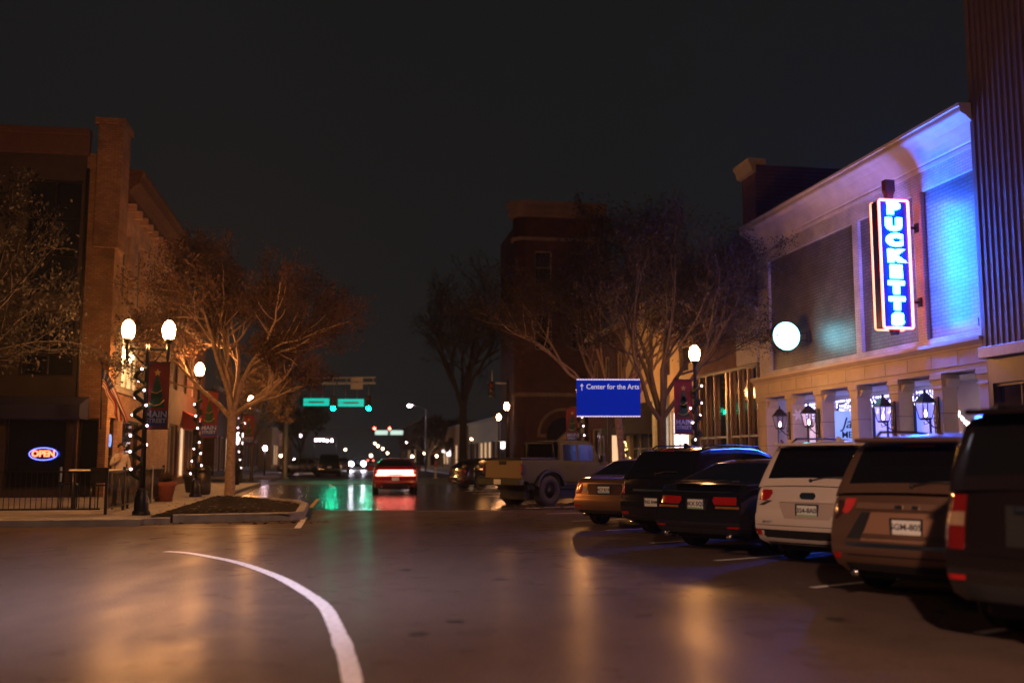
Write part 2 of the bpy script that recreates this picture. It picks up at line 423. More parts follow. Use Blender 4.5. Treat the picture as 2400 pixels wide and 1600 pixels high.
# ------------------------------------------------------------------ facades
def facade(mb, q, u0, u1, v0, v1, holes, depth, mat=0, rmat=None):
    us = sorted({u0, u1, *[h[0] for h in holes], *[h[1] for h in holes]})
    vv = sorted({v0, v1, *[h[2] for h in holes], *[h[3] for h in holes]})
    for i in range(len(us) - 1):
        for j in range(len(vv) - 1):
            cu, cv = (us[i] + us[i + 1]) / 2, (vv[j] + vv[j + 1]) / 2
            if any(h[0] < cu < h[1] and h[2] < cv < h[3] for h in holes): continue
            mb.add([q(us[i], vv[j], 0), q(us[i + 1], vv[j], 0), q(us[i + 1], vv[j + 1], 0), q(us[i], vv[j + 1], 0)], [(0, 1, 2, 3)], False, mat)
    for (a, b, c, d) in holes:
        for (p0, p1) in (((a, c), (b, c)), ((b, c), (b, d)), ((b, d), (a, d)), ((a, d), (a, c))):
            mb.add([q(*p0, 0), q(*p1, 0), q(*p1, depth), q(*p0, depth)], [(0, 1, 2, 3)], False, mat if rmat is None else rmat)
def qx(x0, s):      # wall in the plane x = x0, depth runs along s
    return lambda u, v, d: (x0 + s * d, u, v)
def qy(y0, s):
    return lambda u, v, d: (u, y0 + s * d, v)
def window(q, h, depth, fm, pm, parent, mull=(1, 1), fw=0.07, name='window', label=None):
    a, b, c, d = h
    mb = MB()
    def bar(u0, u1, v0, v1, d0, d1):
        vs = [q(u, v, dd) for u in (u0, u1) for v in (v0, v1) for dd in (d0, d1)]
        mb.add(vs, [(0, 1, 3, 2), (4, 6, 7, 5), (0, 4, 5, 1), (2, 3, 7, 6), (0, 2, 6, 4), (1, 5, 7, 3)])
    e = 0.004
    d0, d1 = depth - 0.08, depth - 0.012
    bar(a + e, a + fw, c + e, d - e, d0, d1); bar(b - fw, b - e, c + e, d - e, d0, d1)
    bar(a + fw, b - fw, c + e, c + fw, d0, d1); bar(a + fw, b - fw, d - fw, d - e, d0, d1)
    for i in range(1, mull[0]):
        u = a + (b - a) * i / mull[0]; bar(u - fw * .35, u + fw * .35, c + fw, d - fw, d0 + .01, d1 - .004)
    for i in range(1, mull[1]):
        v = c + (d - c) * i / mull[1]; bar(a + fw, b - fw, v - fw * .35, v + fw * .35, d0 + .015, d1 - .008)
    o = mb.build(name, fm, parent)
    if label: o['label'] = label
    mp = MB().add([q(a, c, depth), q(b, c, depth), q(b, d, depth), q(a, d, depth)], [(0, 1, 2, 3)])
    mp.build('pane', pm, o)
    return o
# ------------------------------------------------------------------ restaurant (right)
PAINTED = brick('painted_brick', (0.50, 0.48, 0.46), (0.44, 0.42, 0.41), (0.30, 0.29, 0.28), 'x', rough=0.55, bump=0.6)
PANELB = brick('dark_painted_brick', (0.105, 0.105, 0.108), (0.14, 0.135, 0.135), (0.045, 0.045, 0.047), 'x', bw=.30, bh=.10, msize=.012, rough=0.38, bump=0.9, spec=0.5)
STONE = mat('cream_stucco', (0.50, 0.42, 0.31), 0.75, var=0.12, scale=2, bump=0.15)
CORN = mat('cornice_plaster', (0.52, 0.48, 0.45), 0.6, var=0.15, scale=2.5, bump=0.1)
PORCH = mat('porch_wall_plaster', (0.55, 0.52, 0.55), 0.7, var=0.1, scale=2)
BRICKIN = brick('porch_brick', (0.42, 0.40, 0.44), (0.36, 0.34, 0.38), (0.2, 0.2, 0.22), 'x')
REST = empty('restaurant_building', S(15.1, 21.0), ANG, 'cream colonnaded restaurant with painted brick upper storey under a deep cornice', 'building')
Y1 = 13.2
mb = MB()
panels = [(6.25, 12.25, 4.55, 8.5), (3.02, 5.92, 4.55, 8.5), (0.15, 2.62, 4.55, 8.5)]
facade(mb, qx(0, 1), 0, Y1, 4.35, 9.9, panels, 0.10)
mb.box(0.005, 18, Y1 - .02, Y1, 4.0, 9.9); mb.box(0.005, 18, 0, .02, 4.0, 9.9)
mb.box(0.3, 18, 0.02, Y1 - .02, 9.3, 9.4)
mb.build('wall', PAINTED, REST)
for h in panels:
    MB().add([(0.10, h[0], h[2]), (0.10, h[1], h[2]), (0.10, h[1], h[3]), (0.10, h[0], h[3])], [(0, 1, 2, 3)]).build('brick_panel', PANELB, REST)
prof = [(-.004, 9.0), (-.06, 9.0), (-.08, 9.10), (-.06, 9.14), (-.10, 9.17), (-.13, 9.25), (-.20, 9.38), (-.32, 9.54), (-.46, 9.66), (-.58, 9.72), (-.60, 9.76), (-.60, 9.86), (-.64, 9.88), (-.64, 9.95), (-.004, 9.98)]
MB().prism(prof, -0.1, Y1 + .12, 'y').build('cornice', CORN, REST)
prof = [(-.004, 3.6), (-.16, 3.6), (-.16, 3.72), (-.19, 3.74), (-.19, 4.10), (-.22, 4.12), (-.22, 4.16), (-.28, 4.2), (-.36, 4.26), (-.36, 4.34), (-.004, 4.37)]
mb = MB().prism(prof, -0.02, Y1 + .1, 'y')
mb.box(0, 1.6, 0.03, Y1 - .03, 3.62, 3.9)
for k in range(1, 12):
    mb.box(-.193, -.188, k * 1.1 - .006, k * 1.1 + .006, 3.75, 4.09, mat=1)
mb.build('entablature', [STONE, INK], REST)
PILT = [(13.2 - .72, 13.2), (10.4, 10.82), (8.3, 8.72), (6.1, 6.52), (3.9, 4.34), (1.9, 2.32), (0.0, .42)]
for i, (a, b) in enumerate(PILT):
    mb = MB()
    mb.box(-0.12, .30, a, b, 0.14, 3.6, 0.012)
    mb.box(-0.15, .33, a - .03, b + .03, 0.145, 0.5, 0.02)
    mb.box(-0.15, .33, a - .03, b + .03, 3.22, 3.28, 0.012)
    mb.box(-0.17, .35, a - .05, b + .05, 3.46, 3.604, 0.012)
    for s_, yy in ((-1, a), (1, b)):          # haunches that round the head of each bay
        mb.prism([(yy, 3.25), (yy + s_ * .06, 3.28), (yy + s_ * .16, 3.38), (yy + s_ * .22, 3.46), (yy, 3.46)], -.05, .26, 'x')
    for zz in (1.1, 1.9, 2.6): mb.box(-.1225, .3025, a - .0025, b + .0025, zz, zz + .012, mat=1)
    mb.build('pillar', [STONE, INK], REST)
# porch behind the colonnade
LILAC = emit('porch_window_glow', (0.34, 0.28, 1.0), 1.3)
BLUEW = emit('blue_window_glow', (0.10, 0.17, 1.0), 1.6)
WARMD = emit('porch_door_glow', (0.95, 0.62, 0.9), .7)
mb = MB()
bays = [(b2, a1) for (a1, b1), (a2, b2) in zip(PILT[:-1], PILT[1:])]
winh = []
for i, (y0, y1) in enumerate(bays):
    pass
winh = [(11.55, 12.85, .6, 3.3), (9.0, 10.6, .6, 3.3), (6.7, 8.3, .6, 3.3), (4.45, 6.0, .6, 3.3)]
facade(mb, qx(1.55, 1), .02, Y1 - .02, 0.14, 3.62, winh, 0.12)
mb.box(0.6, 1.55, Y1 - .14, Y1 - .02, .14, 3.62); mb.box(0.6, 1.55, 0.02, .1, .14, 3.62)
mb.build('porch_wall', PORCH, REST)
for i, h in enumerate(winh):
    window(qx(1.55, 1), h, 0.12, BLACKM, [WARMD, BLUEW, BLUEW, BLUEW][i], REST, (2, 2), 0.05)
MB().box(1.535, 1.546, .12, 2.0, .5, 3.5).build('brick_panel', BRICKIN, REST)
MB().box(0.3, 1.5, .02, Y1 - .02, 3.56, 3.615).build('soffit', PORCH, REST)
PL = emit('porch_light_glow', (0.46, 0.36, 1.0), 3)
for i, (y0, y1) in enumerate(bays):
    c = (y0 + y1) / 2
    mb = MB().lathe([(.02, 0), (.14, 0), (.15, .03), (.14, .06), (.02, .065)], (0.75, c, 3.49), 12)
    mb.build('ceiling_light', PL if i < 5 else emit('dim_porch_glow', (0.5, 0.42, 1.0), 4), REST)
text = text_mb('114', .30, face_x(-.012, .32, 4.72), .012, .004)
text.build('house_number', BLACKM, REST)
# things on the porch
def world_rest(x, y, z=0): return S(15.1 + x, 21.0 + y, z)
RED = mat('berry_red', (0.25, 0.01, 0.012), 0.4)
ICE = emit('icicle_glow', (0.45, 0.45, 1.0), 8, sample=False)
WARMICE = emit('warm_icicle_glow', (1.0, 0.80, 0.72), 10, sample=False)
def drop_mesh():
    return MB().lathe([(1e-5, -.045), (.014, -.02), (.017, 0), (.010, .025), (1e-5, .035)], n=6).mesh('bulb', ICE)
DROP = drop_mesh(); DROPW = DROP.copy(); DROPW.materials.clear(); DROPW.materials.append(WARMICE)
ri = random.Random(8)
for i, (y0, y1) in enumerate(((11.5, 12.75), (9.0, 10.5), (6.7, 8.25), (4.45, 5.85))):
    e = empty('icicle_lights', world_rest(1.32, (y0 + y1) / 2, 3.3), ANG, ['white icicle lights hanging thickly in the porch bay with the snowflake', 'icicle lights hanging above the blue poster on the porch', 'wide curtain of icicle lights behind the third lantern', 'icicle lights hanging behind the nearest big wall lantern'][i], 'light string', 'icicle lights in the porch bays')
    w = (y1 - y0) / 2 - .06
    mb = MB().tube([(0, -w, .12), (0, 0, .10), (0, w, .12)], .006, 4)
    pos = []
    for k in range(11):
        yy = -w + 2 * w * (k + .5) / 11; ln = ri.uniform(.15, .62)
        if i == 3: ln *= .8
        mb.tube([(0, yy, .11), (0, yy, .11 - ln)], .003, 3)
        zz = .06
        while zz > .11 - ln - .02: pos.append((ri.uniform(-.03, .03), yy + ri.uniform(-.015, .015), zz)); zz -= ri.uniform(.06, .16)
    mb.build('wire', BLACKM, e)
    for q in pos[:95]:
        b = bpy.data.objects.new('bulb', DROP); COL.objects.link(b); b.parent = e; b.location = q
e = empty('festoon_lights', world_rest(.9, 2.15, 2.68), ANG, 'short swag of warm white lights in the last bay beside the corrugated wall', 'light string')
pts = [(0, -.72 + 1.44 * k / 14, -.30 + .42 * abs(k / 7 - 1) ** 2) for k in range(15)]
MB().tube(pts, .008, 5).build('wire', BLACKM, e)
for q in pts:
    for dz in (-.035, -.1):
        b = bpy.data.objects.new('bulb', DROPW); COL.objects.link(b); b.parent = e; b.location = (q[0] + ri.uniform(-.02, .02), q[1] + ri.uniform(-.04, .04), q[2] + dz + ri.uniform(-.03, .02)); b.scale = (1.4, 1.4, 1.4)
# poster with lettering
e = empty('window_poster', world_rest(.92, 9.15, 2.0), ANG, 'pale blue poster lettered Ja and ME in the middle porch bay', 'poster')
POST = emit('poster_paper_added_glow', (0.24, 0.40, 1.0), 0.85, (0.4, 0.5, 0.8))  # paper given its own emission so the poster looks lit
MB().box(-.35, .62, 0, .03, -.9, 1.0).build('panel', POST, e)
tm = text_mb('Ja', .50, face_y(.06, -.012, .60), .006, .002, shear=.35, align='LEFT'); tm.merge(text_mb('ME', .30, face_y(.04, -.012, .22), .006, .004, align='LEFT')); tm.build('lettering', INK, e)
# snowflake on the side of the third pillar
e = MB()
for k in range(6):
    a = k * pi / 3
    e.prism([(.02 * cos(a + 1.57), .02 * sin(a + 1.57)), (.13 * cos(a + .35), .13 * sin(a + .35)), (.22 * cos(a), .22 * sin(a)), (.13 * cos(a - .35), .13 * sin(a - .35)), (.02 * cos(a - 1.57), .02 * sin(a - 1.57))], -.02, -.004, 'y')
o = e.build('snowflake', mat('white_card', (0.8, 0.78, 0.78), 0.6), None, world_rest(.08, 10.4, 2.92), ANG); tag(o, 'white six-armed snowflake cut-out on the shaded pillar side', 'decoration')
# red berry spray
mb = MB(); 
for k in range(26):
    z = .45 + k * .06; x = .07 * sin(k * 1.1); y = .10 * cos(k * .7) + k * .004
    mb.sphere((x, y, z), .042, 7, 5, 1); mb.tube([(0, 0, z - .1), (x, y, z)], .006, 3)
mb.lathe([(.13, 0), (.17, .28), (.18, .3), (.14, .3)], n=14)
o = mb.build('berry_plant', [BLACKM, RED], None, world_rest(.42, 12.45, .14), ANG); tag(o, 'tall spray of dark red berries in a pot against the lilac porch wall', 'plant')

# lanterns
GASL = emit('lantern_flame_glow', (1.0, 0.50, 0.42), 26)
FROST = emit('lantern_pane_glow', (1.0, 0.55, 0.5), 0.22, (0.4, 0.36, 0.36))
def make_lantern():
    e = empty('wall_lantern', (0, 0, 0), ANG, '', 'lantern', 'gas lanterns on the pillars')
    c = -.46
    mb = MB()
    def frust(r0, r1, z0, z1):
        vs = [(c + r0 * a, r0 * b, z0) for a, b in ((-1, -1), (1, -1), (1, 1), (-1, 1))] + [(c + r1 * a, r1 * b, z1) for a, b in ((-1, -1), (1, -1), (1, 1), (-1, 1))]
        return vs, [(0, 1, 5, 4), (1, 2, 6, 5), (2, 3, 7, 6), (3, 0, 4, 7), (0, 3, 2, 1), (4, 5, 6, 7)]
    mb.add(*frust(.235, .15, .62, .76)); mb.add(*frust(.15, .06, .762, .90)); mb.add(*frust(.25, .25, .585, .62))
    mb.lathe([(.05, .9), (.03, .94), (.045, .97), (.012, 1.02), (1e-4, 1.06)], (c, 0, 0), 8)
    mb.add(*frust(.12, .15, .03, .09))
    mb.build('roof', BLACKM, e)
    mb = MB()
    for a, b in ((-1, -1), (1, -1), (1, 1), (-1, 1)):
        mb.tube([(c + .14 * a, .14 * b, .08), (c + .225 * a, .225 * b, .6)], .016, 5)
    mb.build('frame', BLACKM, e)
    mb = MB(); mb.add(*frust(.12, .2, .10, .58)); 
    mb.f = mb.f[:4]; mb.m = mb.m[:4]; mb.sm = mb.sm[:4]
    gm, nt, bs = new_mat('lantern_glass'); bs.inputs['Transmission Weight'].default_value = 1.0; bs.inputs['Roughness'].default_value = .25; bs.inputs['IOR'].default_value = 1.02; bs.inputs['Base Color'].default_value = (.9, .8, .8, 1)
    MB().lathe([(1e-4, .12), (.035, .15), (.05, .22), (.03, .30), (1e-4, .36)], (c, 0, 0), 10).build('flame', GASL, e)
    mb.build('glass', gm, e)
    mb = MB()
    mb.box(-.05, -.001, -.07, .07, -.42, .78, .01)
    mb.tube([(-.03, 0, .70), (-.20, 0, .72), (c + .22, 0, .61)], .02, 6)
    mb.tube([(-.03, 0, -.25), (-.2, 0, -.2), (-.36, 0, -.05), (c, 0, .03)], .02, 6)
    for k in range(3):
        z0 = -.3 + k * .16
        pts = [(-.05 - .09 * (1 - cos(a)) * .5 - .02 * k, .02 * sin(a), z0 + .10 * sin(a)) for a in [2 * pi * q / 12 for q in range(13)]]
        mb.tube(pts, .012, 4, cap=False)
    for k in range(10):
        mb.tube([(-.03, 0, -.05 + k * .07), (-.16, 0, -.01 + k * .07)], .009, 4)
    mb.tube([(c - .1, -.05, -.02), (c - .04, .03, -.12), (c + .06, -.03, -.08), (c + .1, .04, .02)], .014, 4)
    mb.build('bracket', BLACKM, e)
    return e
L0 = make_lantern()
for i, (yy, lb) in enumerate(((10.61, 'black gas lantern on the pillar beside the lilac wall, smallest to the eye'), (8.51, 'black gas lantern on the pillar just past the snowflake'), (4.12, 'black gas lantern with blue-lit roof between poster bay and icicle curtain'), (2.11, 'largest-looking black gas lantern on the pillar nearest the swag of lights'))):
    o = L0 if i == 0 else copy_tree(L0); o.scale = (.78, .78, .78)
    o.location = world_rest(-.12, yy, 2.42); o['label'] = lb

# blade sign
NEONR = emit('pink_neon_glow', (1.0, 0.10, 0.075), 9)
NEONB = emit('blue_neon_glow', (0.006, 0.125, 1.0), 430)
NEONW = emit('blue_painted_halo', (0.01, 0.16, 1.0), 3.0)
NEONB2 = emit('far_face_neon_glow', (0.26, 0.20, 1.0), 130)
NAVY = mat('navy_sign_face', (0.012, 0.015, 0.10), 0.35)
e = empty('blade_sign', S(14.31, 23.65, 4.82), ANG, 'tall neon blade sign reading PUCKETTS downwards in blue inside a pink tube border', 'sign')
MB().box(-.43, .43, .02, .36, 0.03, 3.42, .03).build('cabinet', NAVY, e)
def rr_path(x, z0, z1, r, y):
    pts = []
    for (cx, cz, a0) in ((x - r, z1 - r, 0), (-x + r, z1 - r, 90), (-x + r, z0 + r, 180), (x - r, z0 + r, 270)):
        for k in range(5):
            a = radians(a0 + k * 22.5); pts.append((cx + r * cos(a), y, cz + r * sin(a)))
    return pts + [pts[0], pts[1]]
MB().tube(rr_path(.42, .02, 3.43, .06, -.015), .034, 8, cap=False).build('neon_border', NEONR, e)
MB().tube(rr_path(.42, .02, 3.43, .06, .40), .026, 8, cap=False).build('neon_border', emit('rear_neon_glow', (1.0, 0.22, 0.10), 4), e)
for k, ch in enumerate('PUCKETTS'):
    z = 3.43 - .23 - k * .422
    text_mb(ch, .40, face_y(0, .010, z - .01), .004, .050, sx=1.5).build('letter_halo', NEONW, e)  # wider glowing layer paints the blue halo round each letter
    text_mb(ch, .395, face_y(0, -.012, z), .012, .028, sx=1.5).build('letter', NEONB, e)
    text_mb(ch, .40, Matrix(((-1, 0, 0, 0), (0, 0, 1, .375), (0, 1, 0, z), (0, 0, 0, 1))), .008, .02, sx=1.4).build('letter', NEONB2, e)
for z in (.75, 2.75):
    MB().tube([(.42, .19, z), (.76, .19, z)], .035, 8).box(.74, .785, .11, .27, z - .12, z + .12).build('bracket', BLACKM, e)
MB().prism([(-.06, 3.44), (.06, 3.44), (.09, 3.62), (.14, 3.72), (.14, 4.02), (-.14, 4.02), (-.14, 3.72), (-.09, 3.62)], .1, .28, 'y').build('finial', mat('sign_finial_paint', (0.12, 0.03, 0.025), 0.5), e)
MB().prism([(-.12, 0.02), (.12, 0.02), (.05, -.14), (-.05, -.14)], .1, .28, 'y').build('finial', BLACKM, e)
# round sign
e = empty('round_sign', S(14.28, 30.2, 5.42), ANG, 'round white illuminated sign box bracketed off the restaurant wall', 'sign')
ROUND = emit('round_sign_glow', (0.20, 0.85, 1.0), 10)
MB().lathe([(.455, -.02), (.44, -.035), (.2, -.045), (1e-4, -.05)], n=40, axis='y').build('face', ROUND, e)
MB().lathe([(.47, -.01), (.50, -.01), (.50, .22), (.3, .24), (1e-4, .24)], n=40, axis='y').build('cabinet', BLACKM, e)
MB().lathe([(.44, .245), (1e-4, .255)], n=32, axis='y').build('face', emit('round_sign_far_glow', (0.25, 0.75, 0.85), 1.6), e)
MB().tube([(.45, .1, .12), (.82, .1, .12)], .022, 6).tube([(.45, .1, -.12), (.82, .1, -.12)], .022, 6).box(.78, .815, .0, .2, -.2, .2).build('bracket', BLACKM, e)
MB().prism([(-.36, .0), (-.33, -.05), (-.30, 0), (-.32, .07), (-.36, .05)], -.062, -.05, 'y').build('emblem', mat('violet_ink', (0.10, 0.03, 0.2), .5), e)

# ------------------------------------------------------------------ corrugated building at the right edge
CORR = mat('corrugated_cladding', (0.115, 0.082, 0.075), 0.6, var=0.12, scale=1.5)
e = empty('metal_clad_building', S(14.8, 4.0), ANG, 'tall brown building clad in vertical corrugated metal at the right edge', 'building')
mb = MB(); pts = []
y = 16.9
n = 0
while y > 0:
    pts += [(0.0, y), (0.0, y - .07), (.03, y - .10), (.03, y - .17)]; y -= .20
vs = [(x, yy, z) for x, yy in pts for z in (4.05, 22)]
mb.add(vs, [(2 * i, 2 * i + 1, 2 * i + 3, 2 * i + 2) for i in range(len(pts) - 1)])
mb.box(.0, 14, 16.9, 16.97, 4.05, 22); mb.box(0.06, 14, 0, 16.89, 21.9, 22)
mb.build('wall', CORR, e)
mb = MB().box(-.12, .3, 0, 16.97, 3.78, 4.048, .02); mb.build('beam', mat('cap_flashing', (0.28, 0.22, 0.22), 0.4), e)
mb = MB(); holes = [(k * 2.1 + .35, k * 2.1 + 2.1, .9, 3.2) for k in range(8)]
facade(mb, qx(0.1, 1), 0, 16.97, .14, 3.8, holes, .15); mb.box(.1, 14, 16.9, 16.965, .14, 3.8)
mb.build('shopfront', DARKM, e)
for h in holes: window(qx(0.1, 1), h, .15, DARKM, SHOPGLASS, e, (2, 1))
# ------------------------------------------------------------------ other buildings on the right
REDB = brick('red_brick', (0.13, 0.05, 0.036), (0.16, 0.066, 0.046), (0.14, 0.11, 0.095), 'x')
REDBY = brick('dark_red_brick', (0.085, 0.027, 0.020), (0.10, 0.034, 0.025), (0.07, 0.042, 0.034), 'y')
REDBYX = brick('dark_red_brick', (0.085, 0.027, 0.020), (0.10, 0.034, 0.025), (0.07, 0.042, 0.034), 'x')
TANB = brick('tan_brick', (0.62, 0.37, 0.20), (0.48, 0.27, 0.14), (0.26, 0.18, 0.12), 'x', bh=0.085)  # lighter copy: lamp glow on the corner's side wall put into the colour
TANBY = brick('tan_brick', (0.34, 0.185, 0.10), (0.25, 0.125, 0.065), (0.14, 0.10, 0.07), 'y', bh=0.085)  # darker copy of the same brick for the corner's dimmer front and pier
CREAM = mat('cream_render', (0.50, 0.40, 0.24), 0.7, var=0.15, scale=1.2)
LIME = mat('limestone_trim', (0.42, 0.36, 0.29), 0.7, var=0.15, scale=2)
DARKWIN = mat('dark_window_glass', (0.012, 0.012, 0.014), 0.08, spec=0.6)
MULL = mat('bronze_mullion', (0.32, 0.22, 0.15), 0.35, 0.6)
SHOPLIT = emit('shop_interior_glow', (1.0, 0.62, 0.34), 0.9)
SHOPWHITE = emit('white_shop_glow', (1.0, 0.85, 0.85), 3.0)

e = empty('brick_shop_building', S(15.15, 34.25), ANG, 'tall brown brick building with a tall glass shopfront past the restaurant', 'building')
mb = MB(); L = 7.0; TL = 1.25
holes = [(.95, 2.5, 6.6, 8.7), (3.6, 5.2, 6.6, 8.7)]
facade(mb, qx(0, 1), 0, L, 4.95, 9.5, holes, .18); facade(mb, qx(0, 1), 0, TL, 9.5, 12.4, [], .1)
mb.box(.002, 16, 0, .03, 4.95, 12.4); mb.box(.002, 16, L - .03, L, 0.14, 9.5); mb.box(.3, 15.9, .04, L - .04, 9.2, 9.3); mb.box(.002, 15.9, TL - .03, TL, 9.31, 12.4)
mb.build('wall', REDB, e)
for h in holes: window(qx(0, 1), h, .18, LIME, DARKWIN, e, (2, 2))
MB().prism([(-.002, 12.1), (-.15, 12.15), (-.22, 12.4), (-.3, 12.5), (-.3, 12.62), (.4, 12.62), (.4, 12.402), (-.002, 12.402)], -.1, TL + .1, 'y').build('cornice', STONE, e)
MB().box(-.15, .3, TL + .02, L, 9.502, 9.7, .02).build('coping', REDB, e)
MB().box(-.10, -.003, .02, 2.0, 4.98, 7.0, .01).box(-.12, -.101, .02, 2.0, 6.9, 7.05).build('fascia', mat('grey_fascia', (0.45, 0.43, 0.46), .6), e)
MB().box(-.08, .1, -.0, L, 4.84, 4.948).build('beam', DARKM, e)
g = MB().add([(.06, 0, .14), (.06, L, .14), (.06, L, 4.84), (.06, 0, 4.84)], [(0, 1, 2, 3)]).build('shop_window', SHOPGLASS, e)
mb = MB()
for yy in (.25, 1.1, 1.95, 2.8, 3.2, 4.5, 5.4, 6.2, 6.85):
    w = .09 if abs(yy - 3.2) < .01 else .028
    mb.box(-.06, .05, yy - w, yy + w, .14, 4.835)
for a, b in ((.28, 1.07), (1.13, 1.92), (1.98, 2.77), (3.3, 4.47), (4.53, 5.37), (5.43, 6.17)): mb.box(-.04, .045, a, b, 2.26, 2.34)
mb.build('mullion', MULL, e)
MB().box(3.6, 3.61, .3, 6.5, .2, 4.5).build('interior', mat('shop_interior', (0.10, 0.07, 0.05), .8), e)

e = empty('cream_shop_building', S(15.15, 41.3), ANG, 'cream lamp-lit shop building with pale pilasters and a black awning', 'building')
mb = MB(); L = 10.4
holes = [(.5, 3.2, .5, 3.6), (3.8, 4.9, .14, 3.2), (5.6, 9.8, .5, 3.4)] + [(k * 2.5 + .6, k * 2.5 + 1.8, 5.3, 7.6) for k in range(4)]
facade(mb, qx(0, 1), 0, L, .14, 9.0, holes, .2)
mb.box(.002, 14, L - .03, L, .14, 9); mb.box(.3, 14, .04, L - .04, 8.6, 8.7)
mb.build('wall', CREAM, e)
for i, h in enumerate(holes): window(qx(0, 1), h, .2, LIME, SHOPLIT if i == 1 else (SHOPWHITE if i == 0 else DARKWIN), e, (3 if i < 3 else 1, 2))
for yy in (.0, 3.3, 5.05):
    MB().box(-.16, -.003, yy, yy + .36, .14, 4.3, .02).box(-.2, -.003, yy - .05, yy + .41, 4.3, 4.6, .02).build('pilaster', mat('pale_green_paint', (0.45, 0.50, 0.40), .6), e)
MB().prism([(-.003, 8.7), (-.2, 8.75), (-.35, 9.0), (-.35, 9.2), (.3, 9.2), (.3, 9.002), (-.003, 9.002)], 0.01, L, 'y').build('cornice', LIME, e)
BLKAWN = mat('black_awning_canvas', (0.012, 0.012, 0.012), .8)
MB().prism([(-.003, 4.25), (-1.5, 3.0), (-1.5, 2.65), (-.003, 2.65)], 5.5, 9.9, 'y').build('awning', BLKAWN, e)
# Christmas tree in the shop window
xm = empty('christmas_tree', S(14.35, 43.9 + 5.4, .14), 0, 'conical Christmas tree covered with tiny gold lights beside the black awning', 'tree')
mb = MB(); rx = random.Random(4)
for k in range(900):
    h = rx.random() ** 1.2; r = (1 - h) * .55 * sqrt(rx.random()); a = rx.uniform(0, 2 * pi)
    c = Vector((r * cos(a), r * sin(a), .35 + h * 1.75)); d = Vector((cos(a), sin(a), rx.uniform(-.3, .4))) * .13
    w = Vector((-sin(a), cos(a), 0)) * .02
    mb.add([c - w, c + w, c + d], [(0, 1, 2)])
mb.build('foliage', mat('fir_needles', (0.02, 0.045, 0.02), .8), xm); MB().tube([(0, 0, 0), (0, 0, 2.0)], [.06, .01], 7).build('trunk', BARKD, xm)
GOLD = emit('gold_fairy_light_glow', (1.0, 0.62, 0.2), 7, sample=False)
gm = MB().sphere((0, 0, 0), .022, 6, 4).mesh('fairy_light', GOLD)
for k in range(95):
    h = rx.random() ** 1.3; r = (1 - h) * .58 + .03; a = rx.uniform(0, 2 * pi)
    b = bpy.data.objects.new('fairy_light', gm); COL.objects.link(b); b.parent = xm; b.location = (r * cos(a), r * sin(a), .4 + h * 1.75)

e = empty('dark_brick_building', S(15.15, 51.75), ANG, 'dark two-storey brick building at the street corner beyond the awning', 'building')
mb = MB(); L = 8.2
holes = [(.6, 3.6, .6, 3.2), (4.4, 7.6, .6, 3.2)] + [(k * 2.6 + .7, k * 2.6 + 1.9, 5, 7.3) for k in range(3)]
facade(mb, qx(0, 1), 0, L, .14, 8.6, holes, .2); mb.box(.002, 12, L - .03, L, .14, 8.6); mb.box(.3, 12, .04, L - .04, 8.2, 8.3)
mb.build('wall', REDBYX, e)
for i, h in enumerate(holes): window(qx(0, 1), h, .2, LIME, SHOPLIT if i == 0 else DARKWIN, e, (2, 1))
MB().box(-.25, .2, 0, L, 8.602, 8.85, .03).build('cornice', LIME, e)

# tower building across the side street: faces the camera
e = empty('tower_building', S(12.7, 72.6), ANG, 'tall dark red brick corner tower with stone cornice and arched ground floor doorway', 'building')
mb = MB(); W = 6.9; H = 20.0
hl2 = [(1.6, 2.9, 9.5, 12.2), (4.4, 5.7, 9.5, 12.2), (1.6, 2.9, 14.5, 17), (4.4, 5.7, 14.5, 17)]
facade(mb, qy(0, 1), .9, W, .14, H, hl2, .25)
mb.box(.9, .92, .02, 12, .14, H); mb.box(W - .02, W, .02, 12, .14, H); mb.box(.94, W - .03, .03, 12, H - .5, H - .4)
mb.build('wall', REDBY, e)
# rounded corner bay
mb = MB(); pr = []
for k in range(9):
    a = pi / 2 + k * pi / 8
    pr.append((.9 + .9 * cos(a) * 1.0, .9 - .9 * sin(a)))
mb2 = MB().lathe([(.88, .14), (.88, H - .01)], (.95, .88, 0), 20); mb2.build('turret', REDBYX, e)
for h in hl2: window(qy(0, 1), h, .25, LIME, DARKWIN, e, (1, 2))
STC = mat('weathered_stone', (0.24, 0.165, 0.12), .8, var=.25, scale=2)
mb = MB()
for (o_, z0, z1) in ((.12, H - 2.2, H - 1.95), (.18, H - .4, H - .15), (.36, H - .15, H + .35), (.5, H + .35, H + .75)):
    mb.lathe([(.88 + o_, z0), (.88 + o_ + .06, z1)], (.95, .88, 0), 24, smooth=False)
    mb.box(1.0, W + .2, -o_ - .05, .3, z0 + .003, z1 - .003)
mb.build('cornice', STC, e)
MB().box(1.0, W + .1, -.12, -.003, 6.0, 6.28, .02).lathe([(.98, 6.0), (1.0, 6.28)], (.95, .88, 0), 24).build('string_course', STC, e)
mb = MB(); vs = []; n = 16; cx = 3.7
for k in range(n + 1):
    a = pi * k / n
    for r in (1.75, 1.95): vs.append((cx + r * cos(a), -.09, 3.2 + r * sin(a)))
    for r in (1.95, 1.75): vs.append((cx + r * cos(a), -.004, 3.2 + r * sin(a)))
mb.add(vs, [(4 * k + i, 4 * k + (i + 1) % 4, 4 * k + 4 + (i + 1) % 4, 4 * k + 4 + i) for k in range(n) for i in range(4)])
mb.box(cx - 1.97, cx - 1.3, -.1, -.004, 3.0, 3.2); mb.box(cx + 1.3, cx + 1.97, -.1, -.004, 3.0, 3.2)
mb.build('arch', STC, e)
pl = [(cx + 1.25 * cos(pi * k / 14), 3.2 + 1.25 * sin(pi * k / 14)) for k in range(15)]
